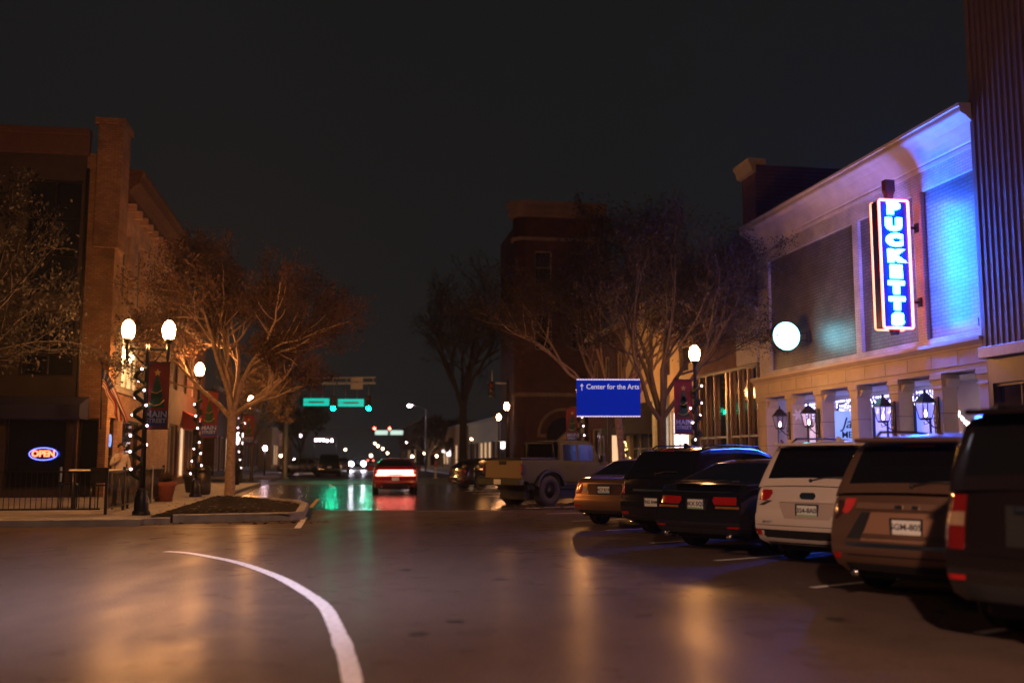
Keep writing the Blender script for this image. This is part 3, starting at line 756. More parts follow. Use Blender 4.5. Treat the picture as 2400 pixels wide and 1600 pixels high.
MB().prism([(cx + 1.25, .14)] + pl + [(cx - 1.25, .14)], -.03, -.005, 'y').build('doorway', DARKWIN, e)
MB().prism([(cx + 1.3, 4.35), (cx + 1.3, 2.75), (cx - .55, 2.75)], -1.3, -.15, 'y').build('awning', mat('cream_awning_canvas', (0.72, 0.55, 0.34), .8), e)

def row_building(name, p, t, L, H, m, label, side, nwin, lit=(), depth=12, roofm=LIME, sf=True):
    # side +1 : right side of the street (front looks to -x); -1 : left side
    e = empty(name, S(p, t), ANG, label, 'building')
    mb = MB(); w = L / nwin
    holes = [(k * w + .3, (k + 1) * w - .3, .5, 3.1) for k in range(nwin)]
    if H > 6: holes += [(k * w + w * .3, k * w + w * .7, 4.8, min(7, H - 1)) for k in range(nwin)]
    facade(mb, qx(0, side), 0, L, .14, H, holes, .2)
    a, b = (.002, depth) if side > 0 else (-depth, -.002)
    mb.box(a, b, 0, .03, .14, H); mb.box(a, b, L - .03, L, .14, H); mb.box(a, b, .04, L - .04, H - .4, H - .3)
    mb.build('wall', m, e)
    for i, h in enumerate(holes): window(qx(0, side), h, .2, LIME, (SHOPLIT if i in lit else DARKWIN), e, (2, 1))
    c = (-.2, .2) if side > 0 else (-.2, .2)
    MB().box(c[0], c[1], -.05, L + .05, H + .003, H + .25, .02).build('cornice', roofm, e)
    return e
row_building('low_shop_building', 15, 93, 24, 5.2, CREAM, 'long low shop building with pale glowing front across the junction', 1, 8, (2, 3, 4))
row_building('low_brick_building', 15, 124, 34, 5.4, TANB, 'low tan brick building far down the street behind the lit tree', 1, 9, (1, 4, 5))
row_building('far_corner_building', 14, 175, 60, 8, REDBYX, 'dark row of far shops on the right, last before the vanishing point', 1, 16, (3, 7, 8, 12))
row_building('far_row_building', -9, 76, 40, 6.5, REDBYX, 'dark low shop row on the left beyond the traffic signal pole', -1, 11, (2,))
row_building('far_tan_building', -8, 124, 50, 5, TANB, 'low tan building on the left beyond the far lamp post', -1, 11, (1, 2, 6))

# ------------------------------------------------------------------ left corner building
CB = (-8.0, 36.7)
e = empty('corner_brick_building', S(*CB), ANG, 'orange-lit tan brick corner building with pilastered parapet, flag and OPEN sign', 'building')
LH = 11.9; LL = 12.7
mb = MB()
lit_h = (1.6, 5.6, 4.0, 6.1)
sideh = [(.5, 1.7, .14, 2.9), (2.6, 6.2, .3, 2.9), lit_h] + [(k * 2.8 + 1.4, k * 2.8 + 2.6, 7.4, 9.9) for k in range(4)]
facade(mb, qx(0, -1), 0, LL, .14, LH, sideh, .2); mb.box(-15, -.002, LL - .03, LL, .14, LH); mb.box(-15, -.3, .3, LL - .05, LH - .8, LH - .7)
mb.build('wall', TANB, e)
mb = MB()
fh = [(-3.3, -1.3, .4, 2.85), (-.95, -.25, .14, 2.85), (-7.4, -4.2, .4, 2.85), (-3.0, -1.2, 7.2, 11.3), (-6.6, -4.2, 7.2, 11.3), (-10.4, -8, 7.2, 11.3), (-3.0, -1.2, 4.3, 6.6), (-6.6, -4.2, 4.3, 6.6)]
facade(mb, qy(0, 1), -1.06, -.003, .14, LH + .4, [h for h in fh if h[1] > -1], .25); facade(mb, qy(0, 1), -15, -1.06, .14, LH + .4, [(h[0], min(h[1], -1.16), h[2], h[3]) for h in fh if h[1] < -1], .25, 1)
mb.build('front_wall', [TANBY, mat('unlit_front_tone', (0.05, 0.034, 0.028), .8, var=.3, scale=1.5, bump=.3)], e)  # second colour darkened so the front left of the drainpipe looks unlit
for h in fh[3:]: window(qy(0, 1), h, .25, DARKM, DARKWIN, e, (2, 3))
for i, h in enumerate(fh[:3]): window(qy(0, 1), h, .25, DARKM, SHOPGLASS, e, (1, 1))
for i, h in enumerate(sideh):
    if i == 2: continue
    window(qx(0, -1), h, .2, LIME if i > 2 else DARKM, DARKWIN if i != 1 else SHOPGLASS, e, (1, 2))
LITW = emit('lit_window_glow', (1.0, 0.62, 0.24), .8)
window(qx(0, -1), lit_h, .2, LIME, LITW, e, (4, 1), .16, label='big lit window with louvred shutters')
MB().sphere((-.12, 3.0, 5.3), .34, 14, 10, sz=.8).build('wall_light', emit('wall_light_glow', (1.0, 0.60, 0.24), 34), e)
for (y0, y1) in ((.85, 1.55), (5.65, 6.35)):
    mb = MB()
    for k in range(20): mb.box(.004, .05, y0, y1, 4.02 + k * .108, 4.09 + k * .108)
    mb.box(.003, .02, y0 - .03, y1 + .03, 3.98, 6.2)
    mb.build('shutter', LIME, e)
MB().box(.003, .14, .7, 6.5, 3.82, 3.97, .02).build('sill', LIME, e)
prof = [(.003, LH - .9), (.1, LH - .9), (.12, LH - .6), (.28, LH - .4), (.5, LH - .25), (.55, LH), (.62, LH + .12), (.62, LH + .25), (.003, LH + .25)]
MB().prism(prof, 1.3, LL, 'y').build('cornice', mat('brown_cornice_paint', (0.11, 0.06, 0.04), .9, spec=.05, var=.25), e)
mb = MB().box(-15, -1.0, -.12, .2, LH + .3, LH + 1.0, .02).box(-15, -1.0, -.2, .3, LH + 1.0, LH + 1.25, .02)
mb.build('parapet', mat('brown_parapet', (0.12, 0.06, 0.045), .8), e)
mb = MB().box(-.72, .12, -.13, 1.25, LH - 3.0, LH + 1.45, .02).box(-.82, .22, -.23, 1.35, LH + 1.45, LH + 1.7, .03).box(-.55, -.05, -.16, -.12, LH - .7, LH + .8, .01)
mb.build('parapet_pier', TANBY, e)
MB().tube([(-1.0, -.07, .2), (-1.0, -.07, LH - .2)], .06, 8).build('drainpipe', DARKM, e)
for k in range(9):
    MB().box(.003, .3, 1.8 + k * 1.15, 2.0 + k * 1.15, LH - 1.25, LH - .92, .02).build('corbel', TANB, e)
MB().prism([(-.003, 3.6), (-1.3, 3.25), (-1.3, 2.8), (-.003, 2.8)], -8, -.6, 'x').build('awning', mat('navy_awning_canvas', (0.015, 0.016, 0.05), .8), e)

# OPEN sign in the front window and the round neon
OR = emit('orange_neon_glow', (1.0, 0.14, 0.06), 4.5); OB = emit('blue_ring_neon_glow', (0.05, 0.10, 1.0), 5)
def CS(x, y, z): return S(CB[0] + x, CB[1] + y, z)
o = empty('open_sign', CS(-2.05, .12, 1.62), ANG, 'small red OPEN neon sign in a blue oval in the dark shop window', 'sign')
text_mb('OPEN', .29, face_y(0, -.02, 0), .015, .010).build('lettering', OR, o)
MB().tube([(.46 * cos(a), 0, .21 * sin(a)) for a in [2 * pi * k / 32 for k in range(33)]], .018, 6, cap=False).build('neon_ring', OB, o)
MB().box(-.42, .42, .03, .05, -.19, .19, .005).build('panel', BLACKM, o)
o = empty('round_neon_sign', CS(-.1, 1.1, 2.1), ANG - 1.2, 'round blue neon sign glowing in the doorway behind the flag', 'sign')
MB().tube([(.20 * cos(a), 0, .21 * sin(a)) for a in [2 * pi * k / 28 for k in range(29)]], .02, 6, cap=False).build('neon_ring', emit('sky_neon_glow', (0.06, 0.3, 1.0), 2), o)
MB().lathe([(.15, 0), (.12, -.02), (1e-4, -.03)], (0, .02, 0), 18, axis='y').build('panel', emit('teal_sign_glow', (0.15, 0.45, 0.5), .35), o)

e = row_building('left_shop_building', -8, 49.5, 12.4, 8.0, REDBYX, 'dark left shop row with a red awning behind the orange-lit tree', -1, 4, (1,))
MB().prism([(.003, 3.9), (1.2, 3.2), (1.2, 2.95), (.003, 2.95)], 4.2, 8.2, 'y').build('awning', mat('red_awning_canvas', (0.28, 0.03, 0.02), .8), e)
# near-left building across the side street (dim)
# ------------------------------------------------------------------ street lamps, banners, garlands
def lamp_parts(e, twin, glow):
    mb = MB().lathe([(.21, 0), (.21, .10), (.17, .14), (.16, .42), (.12, .5), (.14, .55), (.075, .66)], n=14)
    mb.build('base', BLACKM, e)
    mb = MB().lathe([(.07, .66), (.055, 2.5), (.05, 3.9), (.075, 3.95), (.05, 4.0), (.05, 4.12 if not twin else 4.1)], n=10)
    mb.build('pole', BLACKM, e)
    offs = (-.47, .47) if twin else (0,)
    if twin:
        mb = MB().box(-.47, .47, -.03, .03, 3.96, 4.03, .01)
        for s_ in (-1, 1):
            mb.tube([(s_ * .05, 0, 3.6), (s_ * .2, 0, 3.72), (s_ * .36, 0, 3.96)], .02, 6)
            mb.lathe([(.02, -.3), (.045, -.2), (.05, -.02), (.05, .16)], (s_ * .47, 0, 3.98), 8)
        mb.build('arm', BLACKM, e)
    for x in offs:
        MB().lathe([(.05, 0), (.09, .04), (.11, .10), (.10, .13)], (x, 0, 4.12), 12).build('fitter', BLACKM, e)
        g = MB().lathe([(.10, 0), (.13, .05), (.15, .14), (.155, .23), (.135, .32), (.09, .39), (.05, .43), (1e-4, .44)], (x, 0, 4.255), 14)
        g.build('globe', glow, e)
        MB().lathe([(.055, 0), (.06, .03), (.03, .07), (.012, .12), (1e-4, .15)], (x, 0, 4.69), 8).build('finial', BLACKM, e)
def make_lamp(twin, glow):
    e = empty('street_lamp', (0, 0, 0), ANG, '', 'street lamp', 'acorn street lamps along the street')
    lamp_parts(e, twin, glow); return e
LS = make_lamp(False, GLOBE); LT = make_lamp(True, GLOBE); LF = make_lamp(False, GLOBEF); L2 = make_lamp(False, GLOBE2)
used = set()
for o_ in (LS, LT, LF, L2): pass
def place_lamp(proto, p, t, label, z=.14, rot=ANG):
    o = proto if proto.name not in used else copy_tree(proto)
    used.add(proto.name)
    o.location = S(p, t, z - .02); o['label'] = label; o.rotation_euler = (0, 0, rot)
    return o
place_lamp(LT, -4.62, 25.2, 'twin-globe black street lamp nearest on the left, beside the big banner')
place_lamp(LT, -5.25, 56, 'twin-globe street lamp glimpsed through the forks of the orange tree')
place_lamp(LS, -4.9, 36.4, 'single-globe black street lamp just left of the orange-lit tree')
place_lamp(LS, 10.4, 28.2, 'tall single-globe street lamp with a Main Street banner behind the parked black SUV')
place_lamp(LS, 11.0, 45.1, 'street lamp half hidden behind the left edge of the blue sign')
place_lamp(L2, 10.0, 59.8, 'upper of the two violet-white lamp globes left of the brick tower')
place_lamp(L2, 12.1, 76, 'lower of the two violet-white lamp globes left of the brick tower')
place_lamp(LF, 13.2, 200, 'far lamp globe standing just right of the red car roof')
place_lamp(LF, 18.0, 226, 'far lamp globe between the cobra-head pole and the red car')
place_lamp(LF, 18.6, 190, 'far lamp globe beside the lit white sign and lit tree')
place_lamp(LF, -5.3, 142, 'far violet-white lamp globe beyond the signal pole on the left')
place_lamp(LS, 10.4, 2.5, 'street lamp standing on the right pavement behind the view')
place_lamp(LS, 10.4, -12, 'street lamp on the right pavement far behind the view')

BGREEN = mat('banner_green', (0.012, 0.07, 0.03), .8); BGOLD = mat('banner_gold', (0.45, 0.30, 0.06), .8); BBLUE = mat('banner_blue', (0.025, 0.05, 0.20), .8)
BWH = mat('banner_white', (0.42, 0.45, 0.6), .8)
def make_banner(flip):
    e = empty('banner', (0, 0, 0), ANG, '', 'banner', 'Main Street banners on the lamp posts')
    s_ = -1 if flip else 1
    mb = MB(); n = 12; vs = []
    for j in range(n + 1):
        for i in range(7):
            u = i / 6; v = j / n
            vs.append((s_ * .10 + s_ * .56 * u, .012 * sin(v * 7 + u * 3) * (1 - abs(2 * v - 1)), 2.05 + 1.6 * v))
    vs2 = [(x, y + .004, z) for x, y, z in vs]
    q = [(j * 7 + i, j * 7 + i + 1, (j + 1) * 7 + i + 1, (j + 1) * 7 + i) for j in range(n) for i in range(6)]
    mb.add(vs, q, True); mb.add(vs2, q, True)
    c = mb.build('cloth', REDCLOTH, e)
    cx = s_ * .38
    mb = MB()
    def cone(z0, z1, w): mb.prism([(cx - w, z0), (cx + w, z0), (cx + w * .25, z1), (cx - w * .25, z1)], -.021, -.015, 'y', 0)
    cone(2.55, 2.95, .20); cone(2.8, 3.15, .16); cone(3.0, 3.32, .11)
    mb.build('tree_emblem', BGREEN, c)
    mb = MB()
    st = [((.09 if k % 2 == 0 else .04) * cos(pi / 2 + k * pi / 5), (.09 if k % 2 == 0 else .04) * sin(pi / 2 + k * pi / 5)) for k in range(10)]
    mb.prism([(cx + a, 3.40 + b) for a, b in st], -.024, -.016, 'y'); mb.build('star_emblem', BGOLD, c); mb = MB()
    mb.tube([(cx - .18, -.024, 2.66), (cx - .05, -.024, 2.60), (cx + .08, -.024, 2.63), (cx + .18, -.024, 2.74)], .010, 4)
    mb.tube([(cx - .12, -.024, 2.93), (cx, -.024, 2.90), (cx + .12, -.024, 2.98)], .008, 4)
    mb.build('swag_emblem', BGOLD, c)
    MB().prism([(cx - .25, 2.10), (cx + .25, 2.10), (cx + .25, 2.48), (cx - .25, 2.48)], -.020, -.013, 'y').build('blue_panel', BBLUE, c)
    tm = text_mb('MAIN', .21, face_y(cx, -.026, 2.385), .003, .004); tm.merge(text_mb('STREET', .145, face_y(cx, -.026, 2.235), .003, .003)); tm.build('lettering', BWH, c)
    [MB().tube([(0, 0, z_), (s_ * .68, 0, z_)], .014, 6).build('bracket', BLACKM, e) for z_ in (3.66, 2.04)]
    return e
BR = make_banner(False); BL = make_banner(True)
def place_banner(proto, p, t, label):
    o = proto if proto.name not in used else copy_tree(proto)
    used.add(proto.name); o.location = S(p, t, .14); o['label'] = label
place_banner(BR, -4.75, 25.2, 'dark red Main Street banner on the near twin-globe lamp, left side')
place_banner(BR, -4.9, 36.4, 'Main Street banner on the single-globe lamp left of the orange tree')
place_banner(BR, -5.25, 56, 'small red Main Street banner on the far twin lamp behind the orange tree')
place_banner(BL, 10.4, 28.2, 'red and green Main Street banner with gold star beside the glass shopfront')
place_banner(BL, 11.0, 45.1, 'red Main Street banner left of the blue direction sign')
PINE = mat('garland_needles', (0.016, 0.028, 0.014), .85)
BM = MB().sphere((0, 0, 0), .030, 7, 5).mesh('bulb', BULB)
def make_garland():
    e = empty('light_garland', (0, 0, 0), 0, '', 'garland', 'lighted garlands wound round the lamp posts')
    mb = MB(); rg = random.Random(11); pts = []
    for k in range(90):
        a = k * .42; z = .75 + k * .031; pts.append(Vector((.12 * cos(a), .12 * sin(a), z)))
    mb.tube(pts, .05, 5)
    for k in range(1100):
        c = pts[rg.randrange(90)]; d = Vector((rg.gauss(0, 1), rg.gauss(0, 1), rg.gauss(0, 1))).normalized() * rg.uniform(.06, .13); w = d.orthogonal().normalized() * .012
        mb.add([c - w, c + w, c + d], [(0, 1, 2)])
    mb.build('greenery', PINE, e)
    for k in range(3, 90, 7):
        c = pts[k]; b = bpy.data.objects.new('bulb', BM); COL.objects.link(b); b.parent = e
        b.location = Vector((c.x * 1.55, c.y * 1.55, c.z + rg.uniform(-.05, .05)))
    return e
GA = make_garland()
for i, (p, t, lb, r) in enumerate(((-4.75, 25.2, 'garland of pinkish bulbs wound up the near twin lamp post', 0), (-4.9, 36.4, 'garland of bulbs wound up the single lamp post left of the tree', 2), (-5.25, 56, 'garland of bulbs wound up the far twin lamp post by the planter', 4), (10.4, 28.2, 'garland of bulbs on the lamp post beside the glass shopfront', 1), (11.0, 45.1, 'garland of bulbs on the lamp post behind the blue sign', 3))):
    o = GA if i == 0 else copy_tree(GA)
    o.location = S(p, t, .14); o.rotation_euler = (0, 0, r); o['label'] = lb

# cobra-head lamp far away
e = empty('cobra_street_lamp', S(1.9, 112.5, 0), ANG, 'tall steel cobra-head street light leaning its arm over the far road', 'street lamp')
MB().tube([(0, 0, 0), (0, 0, 6.9)], [.12, .07], 8).build('pole', STEEL, e)
MB().tube([(0, 0, 6.8), (-.7, 0, 7.15), (-1.6, 0, 7.3)], .04, 6).build('arm', STEEL, e)
MB().sphere((-1.85, 0, 7.25), .26, 10, 6, sz=.5).build('lamp_head', GLOBEF, e)
e.location = S(0, 0) + Vector((-9.65, 112, 0))

# unseen cool LED road light, added above the frame to brighten the near road
e = empty('added_road_light', S(-6.5, 5.5, 0), ANG, 'unseen steel LED road light added over the near road to brighten it', 'street lamp')
MB().tube([(0, 0, 0), (0, 0, 8.4)], [.12, .07], 10).build('pole', STEEL, e)
MB().tube([(0, 0, 8.3), (2.0, 2.0, 8.8), (4.6, 4.4, 8.9)], .045, 6).build('arm', STEEL, e)
MB().box(4.4, 5.2, 4.1, 4.7, 8.84, 8.96, .03).build('lamp_head', STEEL, e)
MB().box(4.5, 5.1, 4.2, 4.6, 8.825, 8.838).build('lens', emit('added_led_glow', (.85, .85, 1.0), 6), e)
sp = bpy.data.lights.new('added_led_beam', 'SPOT'); sp.energy = 3600; sp.color = (.90, .80, 1.0); sp.spot_size = radians(84); sp.spot_blend = 1.0; sp.shadow_soft_size = .25
so = bpy.data.objects.new('added_led_beam', sp); COL.objects.link(so); so.parent = e; so.location = (4.8, 4.4, 8.75)
so.rotation_euler = (radians(20), 0, radians(20))

# unseen sodium road light, added behind the view to brighten road and car backs
e = empty('added_road_light', S(-6.8, -7, 0), ANG, 'unseen steel sodium road light added on the left behind the view to brighten the car backs', 'street lamp')
MB().tube([(0, 0, 0), (0, 0, 8.9)], [.12, .07], 10).build('pole', STEEL, e)
MB().tube([(0, 0, 8.8), (2.0, 0, 9.3), (5.4, 0, 9.4)], .045, 6).build('arm', STEEL, e)
MB().box(5.2, 6.0, -.3, .3, 9.34, 9.48, .03).build('lamp_head', STEEL, e)
MB().box(5.3, 5.9, -.2, .2, 9.325, 9.338).build('lens', emit('added_sodium_glow', (1.0, .5, .2), 6), e)
sp = bpy.data.lights.new('added_sodium_beam', 'SPOT'); sp.energy = 15500; sp.color = (1.0, .54, .36); sp.spot_size = radians(92); sp.spot_blend = 1.0; sp.shadow_soft_size = .25
so = bpy.data.objects.new('added_sodium_beam', sp); COL.objects.link(so); so.parent = e; so.location = (5.6, 0, 9.2)
so.rotation_euler = (radians(43), 0, radians(-16))

# ------------------------------------------------------------------ blue direction sign
e = empty('direction_sign', Vector((2.62, 27.0, 0.0)), radians(1.5), 'blue road sign reading Center for the Arts with an up arrow, on a dark pole', 'sign')
SBLUE = mat('blue_sign_added_glow', (0.010, 0.06, 0.62), .8, var=.05, spec=.05)
b_ = SBLUE.node_tree.nodes['Principled BSDF']; b_.inputs['Emission Color'].default_value = (.0, .035, 1, 1); b_.inputs['Emission Strength'].default_value = .22  # emission added so the sign face reads bright
e.location = Vector((2.62, 27.0, 0))
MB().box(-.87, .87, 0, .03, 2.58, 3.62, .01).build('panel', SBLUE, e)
SW = emit('sign_letter_glow', (.8, .82, 1.0), .42)  # lettering brightened by added emission as well
mb = MB()
for k in range(40):
    x = -.865 + k * .0434
    for z in (2.585, 3.582): mb.box(x, x + .026, -.006, -.001, z, z + .034)
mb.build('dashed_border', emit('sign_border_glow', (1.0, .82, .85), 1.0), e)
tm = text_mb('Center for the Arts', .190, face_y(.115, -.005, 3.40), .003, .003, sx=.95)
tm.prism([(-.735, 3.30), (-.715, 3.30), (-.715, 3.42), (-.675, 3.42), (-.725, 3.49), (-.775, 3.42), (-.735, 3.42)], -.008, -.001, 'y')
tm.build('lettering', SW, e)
MB().box(.03 - .06, .03 + .05, .035, .11, 0, 3.5, .01).build('pole', DARKM, e)
for z in (2.8, 3.4): MB().box(-.75, .75, .032, .06, z - .03, z + .03).build('brace', DARKM, e)

# ------------------------------------------------------------------ traffic signals
GRN = emit('green_signal_glow', (0.0, 1.0, 0.52), 240); REDS = emit('red_signal_glow', (1.0, 0.05, 0.03), 60); OFFR = mat('unlit_red_lens', (0.2, 0.012, .01), .3); OFFA = mat('unlit_amber_lens', (0.12, 0.05, 0.01), .3); OFFG = mat('unlit_green_lens', (0.01, 0.08, .05), .3)
def traffic_light(loc, rot, lit, label, s=1.0, group='traffic signals'):
    e = empty('traffic_light', loc, rot, label, 'traffic light', group); e.scale = (s, s, s)
    MB().box(-.19, .19, 0, .2, -1.08, 0, .03).build('housing', BLACKM, e)
    MB().tube([(0, .1, 0), (0, .1, .75)], .035, 6).build('hanger', STEEL, e)
    for k, (nm, off, on) in enumerate((('red', OFFR, REDS), ('amber', OFFA, OFFA), ('green', OFFG, GRN))):
        z = -.2 - k * .34
        m = on if lit == nm else off
        MB().lathe([(.135, -.012), (.1, -.03), (1e-4, -.04)], (0, 0, z), 16, axis='y').build('lens', m, e)
        vs = []; nn = 12
        mb = MB()
        for q in range(nn + 1):
            a = -.3 + (pi + .6) * q / nn
            vs += [(.155 * cos(a), -.001, z + .155 * sin(a)), (.155 * cos(a), -.2 + .06 * (1 - sin(max(0, min(pi, a)))), z + .155 * sin(a))]
        mb.add(vs, [(2 * q, 2 * q + 1, 2 * q + 3, 2 * q + 2) for q in range(nn)])
        mb.build('visor', BLACKM, e)
    return e
def px(x, y, D):
    u = (x - 1176) / FPX; v = (784 - y) / FPX
    d = Vector((u, cos(PITCH) - v * sin(PITCH), sin(PITCH) + v * cos(PITCH))); d *= D / d.y
    return Vector((d.x, d.y, d.z + CAMH))
D = 69.0
mast = empty('signal_mast', Vector((px(655, 1050, 69.7).x, 69.7, 0)), 0, 'tapered steel signal pole with a double-rail mast arm over the junction', 'traffic signal pole')
MB().lathe([(.3, 0), (.3, .1), (.2, .14), (.19, .3), (.13, 7.0), (1e-4, 7.05)], n=14).build('pole', STEEL, mast)
zt = px(700, 868, 69.7).z; zb = px(700, 881, 69.7).z
xl = -.6; xr = px(862, 900, 69.7).x - mast.location.x
mb = MB().tube([(xl, 0, zb), (xr, 0, zb + .05)], [.12, .08], 8).tube([(1.3, 0, zt), (xr, 0, zt + .04)], [.07, .05], 8)
for k in range(6): mb.tube([(1.3 + k * .95, 0, zb), (1.3 + k * .95, 0, zt)], .025, 5)
mb.build('mast_arm', ALU, mast)
for x_, lb in ((766, 'left green traffic light hanging between the two green street name signs'), (847, 'right green traffic light hanging at the end of the mast arm')):
    q = px(x_, 909, 69.5); traffic_light(q, radians(8), 'green', lb)
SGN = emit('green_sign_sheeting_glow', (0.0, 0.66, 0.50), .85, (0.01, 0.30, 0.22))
SGNL = mat('sign_letter_pale', (0.5, 0.75, 0.7), .5)
for x0, x1, yc, txt, lb in ((697, 756, 923, 'N  MAIN', 'left teal-green street name sign under the mast arm'), (776.5, 835.5, 924.5, 'E 7TH', 'right teal-green street name sign between the two green lights')):
    q = px((x0 + x1) / 2, yc, 69.4); w = (x1 - x0) / FPX * 69.4
    e = empty('street_name_sign', q, 0, lb, 'sign', 'street name signs')
    MB().box(-w / 2, w / 2, 0, .05, -.26, .26, .01).build('panel', SGN, e)
    MB().box(-w / 2 + .35, w / 2 - .35, -.006, -.001, -.06, .06).box(-w / 2 + .12, -w / 2 + .2, -.006, -.001, -.06, .06).build('lettering', SGNL, e)
    MB().tube([(-.4, .07, .26), (-.4, .07, zb - q.z)], .02, 5).tube([(.4, .07, .26), (.4, .07, zb - q.z)], .02, 5).build('hanger', STEEL, e)
q = px(819.5, 878, 69.4)
e = empty('lane_sign', q, 0, 'pair of stacked blank grey sign plates fixed on the mast arm end', 'sign')
for z in (.22, -.24): MB().box(-.43, .43, 0, .02, z - (.16 if z > 0 else .24), z + (.16 if z > 0 else .2), .005).build('plate', ALU, e)
MB().box(-.05, .05, .025, .1, -.45, .4).build('bracket', STEEL, e)
# second junction
e = empty('signal_mast', Vector((px(700, 1050, 160).x, 160, 0)), 0, 'distant signal mast with its arm across the road above far headlights', 'traffic signal pole')
MB().tube([(0, 0, 0), (0, 0, 6.6)], [.16, .1], 8).build('pole', STEEL, e)
MB().tube([(0, 0, 5.75), (px(915, 1000, 160).x - e.location.x, 0, 5.85)], [.1, .06], 6).build('mast_arm', STEEL, e)
for x_, lb in ((860, 'far left red traffic light above the distant headlights'), (895, 'far right red traffic light beside the far white sign')):
    traffic_light(px(x_, 980, 159.6), radians(8), 'red', lb, 1.25)
FSGN = emit('far_sign_glow', (0.75, 1.0, 0.85), .9, (.5, .7, .6))
for x_, lb in ((876, 'far left pale street sign between the two red signals'), (911, 'far right pale street sign at the end of the distant arm')):
    o = MB().box(-1.0, 1.0, 0, .06, -.34, .34, .01).build('street_name_sign', FSGN, None, px(x_, 993, 159.2)); tag(o, lb, 'sign', 'street name signs')
# right side signal seen from the side
q = px(1166, 1050, 63)
e = empty('signal_mast', Vector((q.x, 63, 0)), 0, 'dark signal pole with short arm left of the brick tower', 'traffic signal pole')
MB().tube([(0, 0, 0), (0, 0, 6.4)], [.14, .09], 8).build('pole', DARKM, e)
MB().tube([(0, 0, 6.15), (-1.3, 0, 6.2)], .05, 6).build('mast_arm', STEEL, e)
traffic_light(px(1128, 876, 62.9) , radians(-38), 'none', 'dark unlit traffic light on the short arm left of the brick tower')

# lit sign boxes far away
WSG = emit('white_sign_glow', (1.0, 0.86, 0.86), 4)
def sign_box(q, w, h, label, post=True):
    e = empty('lit_sign', q, 0, label, 'sign')
    MB().box(-w / 2, w / 2, 0, .2, -h / 2, h / 2, .02).build('panel', WSG, e)
    if post: MB().tube([(0, .1, -h / 2), (0, .1, -q.z)], .06, 6).build('pole', DARKM, e)
sign_box(px(1036, 1036, 138), 1.15, 1.25, 'square white lit sign on a post in front of the lit tree')
sign_box(px(1018, 1036, 138.5), .7, .4, 'narrow white lit sign joined to the left of the square one', True)
sign_box(px(1155, 1022, 75), .32, .5, 'small upright white lit sign under the twin far globes')
sign_box(px(553, 1007, 56.5), .48, .68, 'white two-row lit sign beside the orange tree trunk')
# station canopy
q = px(747, 1012, 400)
e = empty('lit_canopy', Vector((q.x, 400, 0)), 0, 'distant flat canopy with a row of violet-white lights underneath', 'canopy')
MB().box(-5, 5, -1, 3, 9.2, 9.6).build('roof', DARKM, e)
for x_ in (-4.5, 4.5): MB().tube([(x_, 0, 0), (x_, 0, 9.2)], .25, 6).build('post', BLACKM, e)
for x_ in (-3.2, -1.8, -.3, 1.2, 3.0): MB().sphere((x_, -2.3, 8.4 - .3 * (x_ > 0)), .42, 10, 6).build('light', GLOBEF, e)
# small far lamps
FL = emit('far_orange_lamp_glow', (1.0, 0.6, 0.35), 30)
for (x_, y_, D_, r_, lb) in ((717, 1058, 120, .3, 'low orange lamp on a post left of the parked dark SUV'), (958, 1021, 190, .36, 'orange far lamp between the two violet globes right of the red car'), (933, 1062, 120, .32, 'low pale lamp just above the red car roof'), (861, 1018, 250, .3, 'faint far lamp high over the distant headlights'), (852, 1046, 250, .35, 'faint orange lamp over the red tail lamps far away'), (609, 1029, 75, .26, 'violet lamp beyond the far planter by the signal pole'), (868, 1024, 230, .34, 'faint far lamp just right of the highest one over the road'), (879, 1030, 260, .36, 'faint far lamp above the roof of the red car, left side'), (793, 1032, 210, .3, 'small far lamp right of the lit canopy'), (706, 1078, 105, .16, 'tiny lamp low beside the white bollard light'), (999, 1022, 150, .22, 'tiny pale lamp left of the square white sign'), (947, 1048, 140, .2, 'small orange lamp over the right rear roof of the red car'), (975, 1040, 160, .2, 'tiny amber lamp between the cobra pole and the lit tree'), (1003, 1047, 130, .16, 'tiny amber lamp low beside the lit tree'), (890, 1040, 200, .22, 'small amber lamp just over the middle of the red car roof'), (684, 1060, 110, .18, 'small amber lamp above the white bollard light'), (765, 1050, 180, .2, 'small amber lamp right above the far dark cars'), (645, 1046, 95, .14, 'tiny amber lamp beside the signal pole foot'), (1083, 1008, 96, .16, 'small bright lamp on the low shop front left of the pickup')):
    q = px(x_, y_, D_)
    e = empty('post_lamp', Vector((q.x, D_, 0)), 0, lb, 'lamp')
    r_ *= (.65 if y_ < 1036 else .85); MB().sphere((0, 0, q.z), r_, 10, 7).build('globe', FL if x_ != 609 else GLOBEF, e); MB().tube([(0, 0, 0), (0, 0, q.z - r_ * .8)], .07, 6).build('pole', DARKM, e)
q = gq = px(675, 1080, 92)
e = empty('bollard_lamp', Vector((q.x, 92, 0)), 0, 'bright white low bollard light at the far left corner of the junction', 'lamp')
MB().lathe([(.12, 0), (.12, .5), (.14, .55)], n=10).build('post', WHITE, e); MB().lathe([(.14, .56), (.2, .9), (.12, 1.2), (1e-4, 1.4)], n=10).build('globe', GLOBEF, e)
e = empty('delineator_post', S(6.9, 72.4, 0), 0, 'white delineator post with orange top near the far kerb', 'post')
MB().lathe([(.2, 0), (.2, .04), (.075, .06), (.075, .8)], n=10).build('post', mat('white_plastic', (.75, .7, .62), .5), e); MB().lathe([(.08, .8), (.08, 1.2), (1e-4, 1.22)], n=10).build('cap', mat('orange_plastic', (.55, .10, .04), .5), e)

